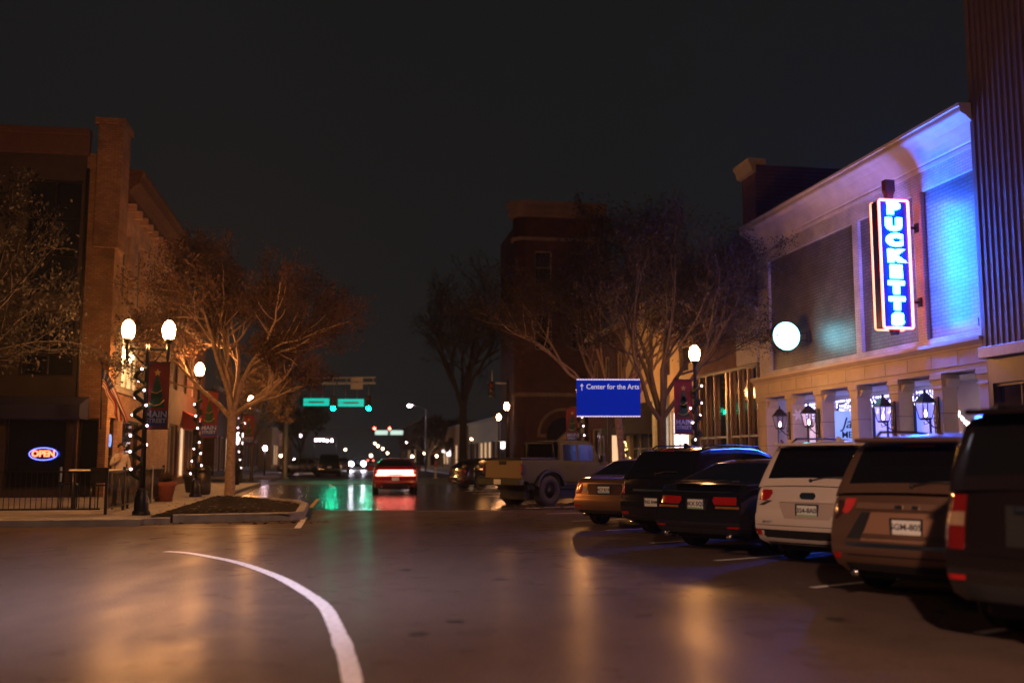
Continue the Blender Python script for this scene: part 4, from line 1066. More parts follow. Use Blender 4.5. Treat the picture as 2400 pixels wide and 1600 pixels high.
# ------------------------------------------------------------------ left pavement furniture
def planter(loc, r, h, m, label, seed, fol):
    e = empty('planter', loc, 0, label, 'planter', 'planters on the left pavement')
    MB().lathe([(r * .7, 0), (r * .95, h * .75), (r * 1.08, h * .82), (r * 1.08, h), (r * .9, h), (r * .85, h * .85), (1e-4, h * .84)], n=18).build('pot', m, e)
    rp = random.Random(seed); mb = MB()
    for k in range(260):
        a = rp.uniform(0, 2 * pi); el = rp.uniform(.2, 1.5); ln = rp.uniform(.15, .55) * r * 2
        c = Vector((cos(a) * rp.uniform(0, r * .6), sin(a) * rp.uniform(0, r * .6), h)); d = Vector((cos(a) * cos(el), sin(a) * cos(el), sin(el))) * ln; w = Vector((-sin(a), cos(a), 0)) * .03
        mb.add([c, c + d * .6 - w, c + d, c + d * .6 + w], [(0, 1, 2, 3)])
    mb.build('foliage', fol, e)
DG = mat('evergreen_leaf', (0.025, 0.045, 0.02), .7); TERRA = mat('terracotta', (0.26, 0.07, 0.035), .8)
planter(S(-5.2, 52, .14), .42, .75, PLASTIC, 'black planter of dark leaves right of the orange tree trunk', 1, DG)
planter(S(-5.4, 33.0, .14), .36, .6, TERRA, 'terracotta planter at the foot of the single lamp post', 2, LEAF)
planter(S(-5.6, 41, .14), .4, .7, PLASTIC, 'dark planter of dry brown leaves behind the tree trunk', 4, LEAF)
# iron railing round the terrace
e = empty('railing', S(-5.5, 25.5, .14), ANG, 'black iron terrace railing along the left pavement edge', 'railing')
mb = MB(); RY = 8.0
for z in (.12, 1.0): mb.box(-.02, .02, 0, RY, z, z + .04)
mb.build('rail', BLACKM, e)
mb = MB()
for k in range(66): mb.tube([(0, .06 + k * .12, .14), (0, .06 + k * .12, 1.0)], .009, 4)
mb.build('baluster', BLACKM, e)
for k in range(5): MB().box(-.035, .035, k * 1.98, k * 1.98 + .07, 0, 1.12, .01).build('post', STEEL if k == 3 else BLACKM, e)
e = empty('railing', S(-9.5, 25.4, .14), ANG, 'short black iron railing across the front of the terrace', 'railing')
mb = MB()
for z in (.12, 1.0): mb.box(0, 3.9, -.02, .02, z, z + .04)
mb.build('rail', BLACKM, e); mb = MB()
for k in range(32): mb.tube([(.06 + k * .12, 0, .14), (.06 + k * .12, 0, 1.0)], .009, 4)
mb.build('baluster', BLACKM, e)
e = empty('patio_table', S(-6.3, 28.6, .14), ANG + .2, 'white-topped terrace table lit by the lamps behind the railing', 'table')
MB().box(-.8, .8, -.45, .45, 1.0, 1.04, .01).build('table_top', mat('white_table_top', (.75, .66, .5), .4), e)
for sx in (-1, 1):
    for sy in (-1, 1): MB().tube([(sx * .68, sy * .36, 0), (sx * .7, sy * .38, 1.0)], .03, 6).build('leg', BLACKM, e)
def chair(loc, rot, lb):
    e = empty('patio_chair', loc, rot, lb, 'chair', 'terrace chairs')
    MB().box(-.22, .22, -.22, .22, .62, .66, .01).build('seat', BLACKM, e); MB().box(-.22, .22, .2, .24, .7, 1.1, .01).build('backrest', BLACKM, e)
    for sx in (-1, 1):
        for sy in (-1, 1): MB().tube([(sx * .2, sy * .2, 0), (sx * .19, sy * .19, .64)], .018, 5).build('leg', BLACKM, e)
chair(S(-6.1, 27.8, .14), ANG + 2.9, 'black terrace chair before the white-topped table'); chair(S(-7.2, 28.9, .14), ANG + 1.7, 'black terrace chair at the left end of the white-topped table')
# wheeled bin / newspaper box
e = empty('litter_bin', S(-4.95, 38.6, .14), ANG, 'dark slatted litter bin between the lamp post and the tree', 'bin')
MB().lathe([(.26, 0), (.3, .1), (.3, .85)], n=16).build('body', DARKM, e); MB().lathe([(.33, .85), (.33, .9), (.2, 1.05), (.1, 1.07)], n=16).build('lid', BLACKM, e)

# ------------------------------------------------------------------ flag
e = empty('flag', S(-8.0, 32.4) + S(.12, -.6, 0), ANG, 'American flag hanging in folds from a slanted wall pole', 'flag')
e.location = Vector((0, 0, 0)); e.rotation_euler = (0, 0, 0)
FD = 29.0
p0 = px(232, 838, FD); p1 = px(236, 978, FD)
e.location = px(240, 900, FD)
O = e.location
RF = mat('flag_red', (0.30, 0.02, 0.02), .8); WF = mat('flag_white', (0.62, 0.55, 0.47), .8); BF = mat('flag_blue', (0.02, 0.025, 0.08), .8)
MB().tube([px(231, 985, FD) - O, px(235, 838, FD) - O], .022, 6).sphere(px(235, 833, FD) - O, .05, 8, 6).build('pole', BLACKM, e)
mb = MB(); NU, NV = 26, 30
def flagpt(u, v):        # u along the fly (0 hoist .. 1), v down the hoist (0 top .. 1)
    # hoist edge on the pole, fly falls down to the right
    hx, hy = 235, 846 + 44 * v
    fx, fy = 262 + 32 * (1 - v) + 6 * v, 968 - 4 * v + 2 * (1 - v)
    k = u ** .85
    x = hx + (fx - hx) * k + 4 * sin(u * 9 + v * 3) * u; y = hy + (fy - hy) * (u ** 1.15)
    q = px(x, y, FD) - O
    q.y += .10 * sin(v * 11 + u * 4) * (.3 + u) + .04 * sin(u * 14)
    return q
vs = [flagpt(i / NU, j / NV) for j in range(NV + 1) for i in range(NU + 1)]
fs = []; ms = []
for j in range(NV):
    for i in range(NU):
        mb.f.append((j * (NU + 1) + i, j * (NU + 1) + i + 1, (j + 1) * (NU + 1) + i + 1, (j + 1) * (NU + 1) + i)); mb.sm.append(True)
        v, u = (j + .5) / NV, (i + .5) / NU
        if u < .40 and v < .54: mb.m.append(1 if ((i % 3 == 1) and (j % 3 == 1)) else 2)
        else: mb.m.append(0 if int(v * 13) % 2 == 0 else 1)
mb.v = [tuple(v) for v in vs]
mb.build('cloth', [RF, WF, BF], e)
# ------------------------------------------------------------------ cars
def interp(pl, y):
    if y <= pl[0][0]: return pl[0][1]
    for (a, b), (c, d) in zip(pl[:-1], pl[1:]):
        if y <= c:
            u = (y - a) / (c - a) if c > a else 1
            u = u * u * (3 - 2 * u) * .5 + u * .5
            return b + (d - b) * u
    return pl[-1][1]
PAINT = {}
def paint(name, col, metal=0.3, rough=0.28, coat=.7):
    if name not in PAINT:
        m, nt, b = new_mat(name)
        tc = nt.nodes.new('ShaderNodeTexCoord'); nz = nt.nodes.new('ShaderNodeTexNoise'); nz.inputs['Scale'].default_value = 2.5; nz.inputs['Detail'].default_value = 5
        nt.links.new(tc.outputs['Object'], nz.inputs['Vector'])
        mr = nt.nodes.new('ShaderNodeMapRange'); mr.inputs['To Min'].default_value = rough * .75; mr.inputs['To Max'].default_value = rough * 1.4
        nt.links.new(nz.outputs['Fac'], mr.inputs['Value']); nt.links.new(mr.outputs['Result'], b.inputs['Roughness'])
        sp = nt.nodes.new('ShaderNodeSeparateXYZ'); nt.links.new(tc.outputs['Object'], sp.inputs[0])
        dr = nt.nodes.new('ShaderNodeMapRange'); dr.inputs['From Min'].default_value = .25; dr.inputs['From Max'].default_value = .75; dr.inputs['To Min'].default_value = .35; dr.inputs['To Max'].default_value = 0
        nt.links.new(sp.outputs['Z'], dr.inputs['Value'])      # road dirt along the sills
        mx = nt.nodes.new('ShaderNodeMixRGB'); mx.inputs['Color1'].default_value = (*col, 1); mx.inputs['Color2'].default_value = (.05, .042, .035, 1)
        nt.links.new(dr.outputs['Result'], mx.inputs['Fac']); nt.links.new(mx.outputs['Color'], b.inputs['Base Color'])
        b.inputs['Metallic'].default_value = metal; b.inputs['Coat Weight'].default_value = coat; b.inputs['Coat Roughness'].default_value = .05
        PAINT[name] = m
    return PAINT[name]
SECT = [(0, .84), (.05, .93), (.22, .985), (.45, 1.0), (.7, .99), (.88, .965), (.96, .945), (1, .915)]
def sect(zn):
    for (a, b), (c, d) in zip(SECT[:-1], SECT[1:]):
        if zn <= c: return b + (d - b) * (zn - a) / (c - a)
    return SECT[-1][1]
WHEELS = {}
def wheel_meshes(r, w, rimm, off=0):
    key = (r, w, rimm.name)
    if key in WHEELS: return WHEELS[key]
    k = .66 * r if not off else .5 * r
    ty = MB().lathe([(k, -w / 2), (r * .93, -w / 2), (r * .985, -w * .42), (r, -w * .25), (r, -w * .05), (r * .985, -w * .04), (r * .985, w * .04), (r, w * .05), (r, w * .25), (r * .985, w * .42), (r * .93, w / 2), (k, w / 2), (k, -w / 2)], n=28, axis='x')
    if off:
        for q in range(30):
            a = 2 * pi * q / 30
            M = Matrix.Rotation(a, 4, 'X')
            ty.box(-w * .48, w * .48, -.05, .05, r * .97, r * 1.015, .008, M=M)
    rm = MB().lathe([(k * .98, -w * .40), (k * .9, -w * .36), (k * .86, -w * .1), (.05, -w * .06), (1e-4, -w * .06)], n=24, axis='x').lathe([(k * .98, w * .40), (k * .9, w * .36), (k * .86, w * .1), (.05, w * .06), (1e-4, w * .06)], n=24, axis='x')
    for sgn in (-1, 1):
        for q in range(10 if not off else 8):
            a = 2 * pi * q / (10 if not off else 8)
            rm.box(sgn * w * .2 - .015, sgn * w * .2 + .02, -.022, .022, .03, k * .92, .006, M=Matrix.Rotation(a, 4, 'X'))
        rm.lathe([(.06, sgn * w * .2), (.05, sgn * w * .33), (1e-4, sgn * w * .34)], n=12, axis='x')
    WHEELS[key] = (ty.mesh('wheel', TYRE), rm.mesh('rim', rimm)); return WHEELS[key]
def put_wheel(e, x, y, r, w, rimm, off=0):
    a, b = wheel_meshes(r, w, rimm, off)
    o = bpy.data.objects.new('wheel', a); COL.objects.link(o); o.parent = e; o.location = (x, y, r)
    q = bpy.data.objects.new('rim', b); COL.objects.link(q); q.parent = o

def make_car(name, label, W, L, deck, roof, pm, wy=(-1.35, 1.40), r=.34, prof=None, zb0=.24, groof=.70, wins=None, pillar=.86, rimm=None, group=None, bumper=(.30, .62), bmat=None, cat='car', boxy=False, belt=None):
    """deck: (y, z) of the lower body; roof: (y, z) of the greenhouse from rear glass foot to windscreen foot."""
    e = empty(name, (0, 0, 0), 0, label, cat, group)
    h = L / 2; rimm = rimm or RIM
    prof = prof or [(.2, .10), (.34, .02), (.45, 0), (.6, .01), (.66, .05), (.9, .09), (1.05, .15)]
    ar = r + .065
    def zbot(y):
        z = zb0 + (.06 if abs(y) > h - .3 else 0)
        for w_ in wy:
            if abs(y - w_) < ar: z = max(z, r + sqrt(ar * ar - (y - w_) ** 2))
        return z
    def hw(y):
        d = h - abs(y)
        f = 1.0
        if d < .9: f = 1 - .10 * ((.9 - d) / .9) ** 2.2
        if d < .10: f -= .03 * (1 - d / .10)
        return W / 2 * f
    ys = [-h, -h + .05, -h + .1, -h + .2] + [-h + .3 + k * (L - .6) / 40 for k in range(41)] + [h - .2, h - .1, h - .05, h]
    for w_ in wy: ys += [w_ - ar, w_ + ar, w_ - ar + .004, w_ + ar - .004, w_ - ar * .7, w_ + ar * .7, w_ - ar * .9, w_ + ar * .9]
    ys = sorted(set(round(y, 4) for y in ys))
    def shift(y, z):
        d = y + h
        s_ = interp(prof, z) * max(0, 1 - d / .55) ** 1.5 if d < .55 else 0
        d2 = h - y
        if d2 < .6: s_ -= (.05 + .18 * max(0, z - .55)) * (1 - d2 / .6) ** 1.5
        return s_
    mb = MB(); NS = len(SECT); vs = []
    for y in ys:
        zb = zbot(y); zt = interp(deck, y); w_ = hw(y); zref = zb0 + (.06 if abs(y) > h - .3 else 0)
        ring = []
        for zn, _ in SECT:
            z = zb + zn * (zt - zb)
            x = w_ * sect((z - zref) / (zt - zref))
            ring.append((x, y + shift(y, z), z))
        ring += [(w_ * .8, y + shift(y, zt), zt + .008), (w_ * .4, y + shift(y, zt), zt + .02)]
        full = [(-x, yy, z) for x, yy, z in ring] + [(x, yy, z) for x, yy, z in reversed(ring)]
        vs += full
    n = 2 * (NS + 2)
    fs = [(i * n + k, i * n + k + 1, (i + 1) * n + k + 1, (i + 1) * n + k) for i in range(len(ys) - 1) for k in range(n - 1)]
    mb.add(vs, fs, True)
    # rear and front end caps, bowed across the width
    def rear_xe(z):
        zt = interp(deck, -h); zr = zbot(-h); return hw(-h) * sect(min(1, max(0, (z - zr) / (zt - zr))))
    def rear_y(x, z):
        u = min(1, abs(x) / rear_xe(z)); return -h + interp(prof, z) - .05 * (1 - u * u)
    for end in (-h, h):
        zt = interp(deck, end); zb = zbot(end); cap = []; nz_ = 14; nx = 12
        for j in range(nz_ + 1):
            z = zb + (zt - zb) * j / nz_
            xe = hw(end) * sect(j / nz_)
            for i in range(nx + 1):
                u = 2 * i / nx - 1; yy = end + shift(end, z) + (-.05 if end < 0 else .09) * (1 - u * u)
                cap.append((u * xe, yy, z + (.02 * (1 - u * u) if j == nz_ else 0)))
        mb.add(cap, [(j * (nx + 1) + i, j * (nx + 1) + i + 1, (j + 1) * (nx + 1) + i + 1, (j + 1) * (nx + 1) + i) for j in range(nz_) for i in range(nx)], True)
    mb.build('body', pm, e)
    # greenhouse
    if roof:
        st = []
        for (a, b), (c, d) in zip(roof[:-1], roof[1:]):
            ln = sqrt((c - a) ** 2 + (d - b) ** 2); k = max(2, int(ln / .11))
            for q in range(k): st.append(a + (c - a) * q / k)
        st.append(roof[-1][0])
        gl_rear = (roof[0][0], roof[1][0]); gl_front = (roof[-2][0], roof[-1][0])
        Hf = max(z for _, z in roof) - interp(deck, 0)
        def lin(pl, y):
            for (a, b), (c, d) in zip(pl[:-1], pl[1:]):
                if y <= c: return b + (d - b) * (y - a) / (c - a)
            return pl[-1][1]
        gv = []; m_ = 0
        for y in st:
            zd = min(interp(deck, y), belt if belt else 9) - .015; zr = max(lin(roof, y), zd + .012)
            gb = hw(y) * .925; hh = zr - zd; gr = gb - (gb - W / 2 * groof) * min(1, hh / Hf)
            ring = [(gb, zd), (gb - (gb - gr) * .10, zd + hh * .10), (gb - (gb - gr) * .8, zd + hh * .84), (gr - .005, zr - hh * .06), (gr * .955, zr), (gr * pillar, zr + .012), (gr * .45, zr + .025), (0, zr + .03)]
            full = [(-x, y, z) for x, z in ring] + [(x, y, z) for x, z in reversed(ring[:-1])]
            m_ = len(full); gv += full
        body = MB(); glass = {0: MB(), 1: MB()}; rear = MB(); front = MB()
        wins = wins or []
        for i in range(len(st) - 1):
            ym = (st[i] + st[i + 1]) / 2
            for k in range(m_ - 1):
                kk = k if k < 7 else m_ - 2 - k
                f = (i * m_ + k, i * m_ + k + 1, (i + 1) * m_ + k + 1, (i + 1) * m_ + k)
                q = [gv[j] for j in f]
                if gl_rear[0] < ym < gl_rear[1] and kk >= 5 and i >= 1: rear.add(q, [(0, 1, 2, 3)], True)
                elif gl_front[0] < ym < gl_front[1] and kk >= 5: front.add(q, [(0, 1, 2, 3)], True)
                elif kk == 1 and any(a < ym < b for a, b in wins): glass[0 if k < 7 else 1].add(q, [(0, 1, 2, 3)], True)
                else: body.add(q, [(0, 1, 2, 3)], True)
        def weld(mb_, nm, m=GLASS):
            if not mb_.v: return None
            bm = bmesh.new(); me = mb_.mesh(nm, m); bm.from_mesh(me); bmesh.ops.remove_doubles(bm, verts=bm.verts[:], dist=1e-5); bm.to_mesh(me); bm.free()
            o = bpy.data.objects.new(nm, me); COL.objects.link(o); o.parent = e
            return o
        weld(body, 'roof', pm); weld(rear, 'rear_window'); weld(glass[0], 'side_window'); weld(glass[1], 'side_window'); weld(front, 'windscreen')
    MB().box(-W / 2 + .30, W / 2 - .30, -h + .35, h - .35, .20, .62, .03).build('underbody', PLASTIC, e)
    for w_ in wy:
        for s_ in (-1, 1): put_wheel(e, s_ * (W / 2 - .14), w_, r, .24, rimm)
    def patch(nm, rows, m, off=.008, th=.02, parent=None, nx=6):
        pm_ = MB(); A = []; B = []
        for z, x0, x1 in rows:
            for i in range(nx + 1):
                x = x0 + (x1 - x0) * i / nx; xe = rear_xe(z) if z < interp(deck, -h) else rear_xe(interp(deck, -h))
                s_ = 1 if x >= 0 else -1
                if abs(x) > xe: c = Vector((s_ * (xe + off * .8 + (abs(x) - xe) * .18), rear_y(xe, z) + (abs(x) - xe), z)); d = Vector((-s_ * th, 0, 0))
                else: c = Vector((x, rear_y(x, z) - off, z)); d = Vector((0, th, 0))
                A.append(c); B.append(c + d)
        nr = len(rows); N = nx + 1; k = len(A)
        fs = [(j * N + i, j * N + i + 1, (j + 1) * N + i + 1, (j + 1) * N + i) for j in range(nr - 1) for i in range(nx)]
        edge = [i for i in range(N)] + [j * N + nx for j in range(1, nr)] + [(nr - 1) * N + i for i in range(nx - 1, -1, -1)] + [j * N for j in range(nr - 2, 0, -1)]
        pm_.add(A + B, fs, True)
        pm_.add(A + B, [(edge[i], edge[(i + 1) % len(edge)], k + edge[(i + 1) % len(edge)], k + edge[i]) for i in range(len(edge))])
        return pm_.build(nm, m, parent or e)
    def plate(z, x=0, m=PLATE, txt='', frame=True, off=.03, band=None):
        y = rear_y(x, z) - off
        o = MB().box(x - .152, x + .152, y - .006, y + .03, z - .076, z + .076, .012).build('licence_plate', m, e)
        if frame: MB().box(x - .17, x + .17, y - .003, y + .028, z - .094, z - .0765).box(x - .17, x + .17, y - .003, y + .028, z + .0765, z + .094).box(x - .17, x - .1525, y - .003, y + .028, z - .076, z + .076).box(x + .1525, x + .17, y - .003, y + .028, z - .076, z + .076).build('plate_frame', PLASTIC, o)
        if band: MB().box(x - .145, x + .145, y - .009, y - .0065, z - .07, z - .045).build('colour_band', band, o)
        if txt: text_mb(txt, .088, face_y(x, y - .0085, z + .004), .001, .002).build('lettering', INK, o)
    def mirrors(y, z):
        for s_ in (-1, 1):
            x = hw(y) * .95
            MB().tube([(s_ * x * .96, y, z - .05), (s_ * (x + .08), y, z)], .02, 5).box(s_ * (x + .06) - .0, s_ * (x + .06) + s_ * .2, y - .05, y + .06, z - .07, z + .09, .03).build('mirror', pm, e)
    e_ = dict(e=e, patch=patch, plate=plate, mirrors=mirrors, rear_y=rear_y, rear_xe=rear_xe, hw=hw, h=h, W=W, deck=deck, wy=wy, r=r)
    def both(nm, rows, m, **k):
        patch(nm, rows, m, **k); patch(nm, [(z, -b, -a) for z, a, b in rows], m, **k)
    e_['both'] = both
    return e_
def seat_car(c, wx, wy_, heading):
    """put the rear-left wheel of car c on the ground point (wx, wy_)"""
    e = c['e']; hd = radians(heading)
    lx, ly = -(c['W'] / 2 - .14), c['wy'][0]
    e.rotation_euler = (0, 0, -hd)
    ox = lx * cos(hd) + ly * sin(hd); oy = -lx * sin(hd) + ly * cos(hd)
    e.location = (wx - ox, wy_ - oy, 0)
def rear_kit(c, y0, z0, y1, z1, m):
    # wiper, high brake lamp and roof fin
    e = c['e']; d = Vector((0, y1 - y0, z1 - z0)); nrm = Vector((0, -d.z, d.y)).normalized() * .035; o = Vector((0, y0, z0))
    MB().sphere(o + d * .16 + nrm, .028, 8, 6).tube([o + d * .16 + nrm, o + d * .24 + Vector((.2, 0, 0)) + nrm, o + d * .25 + Vector((.46, 0, 0)) + nrm], .010, 5).build('rear_wiper', PLASTIC, e)
    MB().box(-.16, .16, y1 - .075, y1 - .03, z1 + .012, z1 + .036, .006).build('brake_light', REDLENS, e)
    MB().prism([(y1 + .5, z1 + .09), (y1 + .72, z1 + .09), (y1 + .52, z1 + .18)], -.025, .025, 'x').build('antenna', m, e)
def exhaust(c, xs, z=.27):
    for x in xs:
        mb = MB()
        mb.lathe([(.035, -.01), (.04, -.0), (.04, .25), (.03, .25), (.03, 0.0)], (x, c['rear_y'](x, .4) + .02, z), 10, axis='y')
        mb.build('exhaust', CHROME, c['e'])
def lower_cladding(c, z0, z1, m=PLASTIC, off=.006):
    c['patch']('lower_bumper', [(z0, -1.2 * c['W'] / 2, 1.2 * c['W'] / 2), ((z0 + z1) / 2, -1.2 * c['W'] / 2, 1.2 * c['W'] / 2), (z1, -1.2 * c['W'] / 2, 1.2 * c['W'] / 2)], m, off=off, th=.015, nx=14)
def rails(c, y0, y1, z, x, m=CHROME):
    for s_ in (-1, 1): MB().tube([(s_ * x, y0, z - .02), (s_ * x, y0 + .12, z + .04), (s_ * x * .99, (y0 + y1) / 2, z + .055), (s_ * x * .98, y1 - .12, z + .03), (s_ * x * .97, y1, z - .03)], .018, 6).build('roof_rail', m, c['e'])

SED_DECK = [(-2.4, .93), (-2.25, 1.03), (-1.75, 1.06), (-1.2, 1.0), (0, .95), (.95, .96), (1.7, .86), (2.2, .74), (2.4, .62)]
SED_ROOF = [(-1.85, 1.05), (-1.0, 1.40), (-.6, 1.45), (.1, 1.47), (.55, 1.41), (1.35, .93)]
SED_WIN = [(-1.15, -.55), (-.48, .2), (.28, .85)]
SUV_DECK = [(-2.4, 1.08), (-2.2, 1.10), (-1.2, 1.06), (0, 1.03), (1.0, 1.03), (1.7, .98), (2.2, .88), (2.4, .74)]
SUV_ROOF = [(-2.33, 1.08), (-2.02, 1.62), (-1.75, 1.69), (-.6, 1.74), (.2, 1.73), (.6, 1.64), (1.35, 1.0)]
SUV_WIN = [(-1.75, -1.1), (-1.02, -.2), (-.1, .75)]
SUVP = [(.25, .14), (.38, .03), (.5, 0), (.68, .01), (.74, .05), (.95, .07), (1.15, .11)]

# c: brown sedan
BROWN = paint('bronze_brown_paint', (0.42, 0.23, 0.11), .8, .3)
c = make_car('parked_sedan', 'bronze brown sedan parked between the green pickup and the black SUV', 1.80, 4.75, SED_DECK, SED_ROOF, BROWN, wins=SED_WIN, group='cars parked at an angle on the right', cat='car')
c['both']('tail_light', [(.72, .62, 1.02), (.82, .58, 1.08), (.93, .60, 1.05), (.97, .66, 1.0)], REDLENS)
c['both']('reverse_light', [(.76, .48, .56), (.86, .44, .565)], CLEARLENS)
c['patch']('plate_recess', [(.70, -.40, .40), (.90, -.46, .46)], paint('brown_recess_shade', (.10, .05, .028)), off=.004)  # flat patch in a darker body colour paints the recess shade
c['patch']('trim_bar', [(.905, -.44, .44), (.93, -.44, .44)], CHROME, off=.02)
c['plate'](.80, 0, PLATE, '4C7 K19', band=PLATEB); c['both']('reflector', [(.44, .58, .78), (.48, .58, .78)], REDLENS)
lower_cladding(c, .31, .37); c['mirrors'](.95, 1.02); exhaust(c, (-.5, .5))
c['patch']('trunk_seam', [(.66, -.62, .62), (.668, -.62, .62)], PLASTIC, off=.003)
seat_car(c, 2.01, 23.0, 38)

# d: black SUV with long roof
BLK = paint('black_paint', (0.010, 0.010, 0.011), .2, .12)
c = make_car('parked_suv', 'black SUV with a blue-lit roof behind the brown sedan, plate near its left edge', 1.88, 4.7, SUV_DECK, [(-2.3, 1.08), (-1.85, 1.60), (-1.5, 1.66), (-.5, 1.69), (.2, 1.67), (.65, 1.56), (1.4, .99)], BLK, wins=SUV_WIN, prof=SUVP, r=.36, group='cars parked at an angle on the right', cat='suv')
c['both']('tail_light', [(.80, .74, .98), (.9, .74, 1.10), (1.02, .76, 1.12), (1.07, .80, 1.0)], REDLENS)
c['plate'](.66, 0, PLATE, '7N2 84M'); c['both']('reflector', [(.42, .60, .84), (.47, .60, .84)], REDLENS); c['patch']('trim_bar', [(.86, -.5, .5), (.90, -.5, .5)], CHROME, off=.02)
lower_cladding(c, .31, .40); c['mirrors'](.95, 1.1); rails(c, -1.6, .4, 1.68, .60, BLACKM); exhaust(c, (-.55, .55))
rear_kit(c, -2.3, 1.08, -1.85, 1.60, BLK); seat_car(c, 2.85, 20.3, 47)

# e: black sedan
c = make_car('parked_sedan', 'glossy black sedan with a wide plate and full-width red tail lamps beside the white SUV', 1.86, 4.9, [(y, z + .02) for y, z in SED_DECK], [(-1.9, 1.06), (-1.0, 1.38), (-.6, 1.44), (.1, 1.45), (.6, 1.38), (1.4, .94)], BLK, wins=SED_WIN, group='cars parked at an angle on the right', cat='car', rimm=RIMD)
c['both']('tail_light', [(.76, .34, 1.06), (.82, .30, 1.10), (.88, .32, 1.06)], REDLENS)
c['both']('light_strip', [(.70, .36, .84), (.735, .36, .84)], mat('amber_lens', (.28, .11, .03), .2))
c['patch']('trim_bar', [(.95, -.62, .62), (.965, -.62, .62)], CHROME, off=.01)
c['plate'](.76, 0, PLATE, 'BKX 5Q2', band=PLATEG); c['both']('reflector', [(.40, .6, .8), (.43, .6, .8)], REDLENS); lower_cladding(c, .31, .38)
c['mirrors'](.95, 1.03); exhaust(c, (-.6, .6)); MB().box(-.62, .62, -2.33, -2.12, 1.10, 1.125, .01).build('spoiler', BLK, c['e'])
seat_car(c, 3.18, 17.45, 46)

# f: white SUV
WHT = paint('cream_white_paint', (0.66, 0.58, 0.50), .05, .3)
c = make_car('parked_suv', 'cream-white SUV with dark rear window and green plate in the parked row', 1.92, 4.85, SUV_DECK, SUV_ROOF, WHT, wins=SUV_WIN, prof=SUVP, r=.37, group='cars parked at an angle on the right', cat='suv')
c['both']('tail_light', [(.86, .80, 1.04), (.92, .62, 1.10), (1.0, .56, 1.12), (1.05, .58, 1.05)], REDLENS)
c['both']('lamp_surround', [(.83, .70, 1.0), (.90, .56, .78)], PLASTIC, off=.004)
c['patch']('badge', [(.93, -.09, .09), (.96, -.12, .12), (.99, -.12, .12), (1.02, -.09, .09)], CHROME, off=.012)
c['patch']('plate_recess', [(.66, -.34, .34), (.88, -.46, .46)], paint('white_recess_shade', (.46, .38, .32), .05, .4), off=.003)  # recess shade painted as a darker copy of the white
c['patch']('trim_bar', [(.885, -.42, .42), (.905, -.42, .42)], WHT, off=.02)
c['plate'](.77, .0, PLATE, '3S4-8A0', band=PLATEG); c['both']('reflector', [(.42, .72, .92), (.49, .72, .92)], REDLENS, off=.016)
lower_cladding(c, .31, .50); c['mirrors'](.95, 1.1); rails(c, -1.7, .3, 1.73, .62)
MB().box(-.62, .62, -2.22, -1.9, 1.66, 1.70, .015).build('spoiler', WHT, c['e'])
text_mb('SPORT', .05, face_y(-.62, c['rear_y'](-.62, .6) - .006, .60), .003).build('badge', CHROME, c['e'])
c['patch']('hatch_seam', [(.555, -.80, .80), (.563, -.80, .80)], PLASTIC, off=.003)
rear_kit(c, -2.33, 1.08, -2.02, 1.62, WHT); seat_car(c, 4.25, 15.15, 46)

# g: bronze SUV
BRZ = paint('bronze_paint', (0.30, 0.17, 0.105), .75, .3)
c = make_car('parked_suv', 'bronze SUV with slanted red lamp tips and a large dark rear window', 1.95, 5.0, SUV_DECK, [(-2.36, 1.10), (-2.0, 1.60), (-1.75, 1.71), (-.6, 1.77), (.2, 1.76), (.65, 1.66), (1.4, 1.0)], BRZ, wins=SUV_WIN, prof=SUVP, r=.38, group='cars parked at an angle on the right', cat='suv', groof=.72)
c['both']('tail_light', [(.90, .66, .74), (.97, .60, .70), (1.06, .56, .68)], mat('pink_red_lens', (.55, .04, .035), .2, coat=.5))
c['both']('lamp_surround', [(.84, .78, 1.02), (.92, .70, 1.10), (1.04, .70, 1.12)], paint('smoked_lamp', (.05, .02, .016), 0, .15))
c['patch']('trim_bar', [(.955, -.56, .56), (1.02, -.54, .54)], paint('bronze_bar', (.30, .18, .12), .5, .2), off=.022)
c['both']('recess_side', [(.64, .50, .66), (.92, .40, .50)], PLASTIC, off=.006)
c['patch']('plate_recess', [(.62, -.50, .50), (.92, -.39, .39)], paint('bronze_recess', (.34, .19, .12), .3, .35), off=.003)
c['patch']('badge', [(.965, -.12, -.04), (1.0, -.12, -.04)], CHROME, off=.028); c['patch']('badge', [(.965, .06, .13), (1.0, .06, .13)], CHROME, off=.028)
c['plate'](.775, 0, PLATE, 'SGM-805'); c['both']('reflector', [(.42, .74, .94), (.48, .74, .94)], REDLENS, off=.014)
c['patch']('bumper_ledge', [(.56, -.86, .86), (.60, -.86, .86)], CHROME, off=.012); c['patch']('bumper_ledge', [(.46, -.84, .84), (.475, -.84, .84)], PLASTIC, off=.006)
lower_cladding(c, .31, .38); c['mirrors'](.95, 1.12); rails(c, -1.7, .3, 1.75, .64); exhaust(c, (.6, -.6))
MB().box(-.66, .66, -2.26, -1.92, 1.66, 1.71, .02).build('spoiler', BRZ, c['e'])
rear_kit(c, -2.36, 1.10, -2.0, 1.60, BRZ); seat_car(c, 4.30, 11.9, 44)

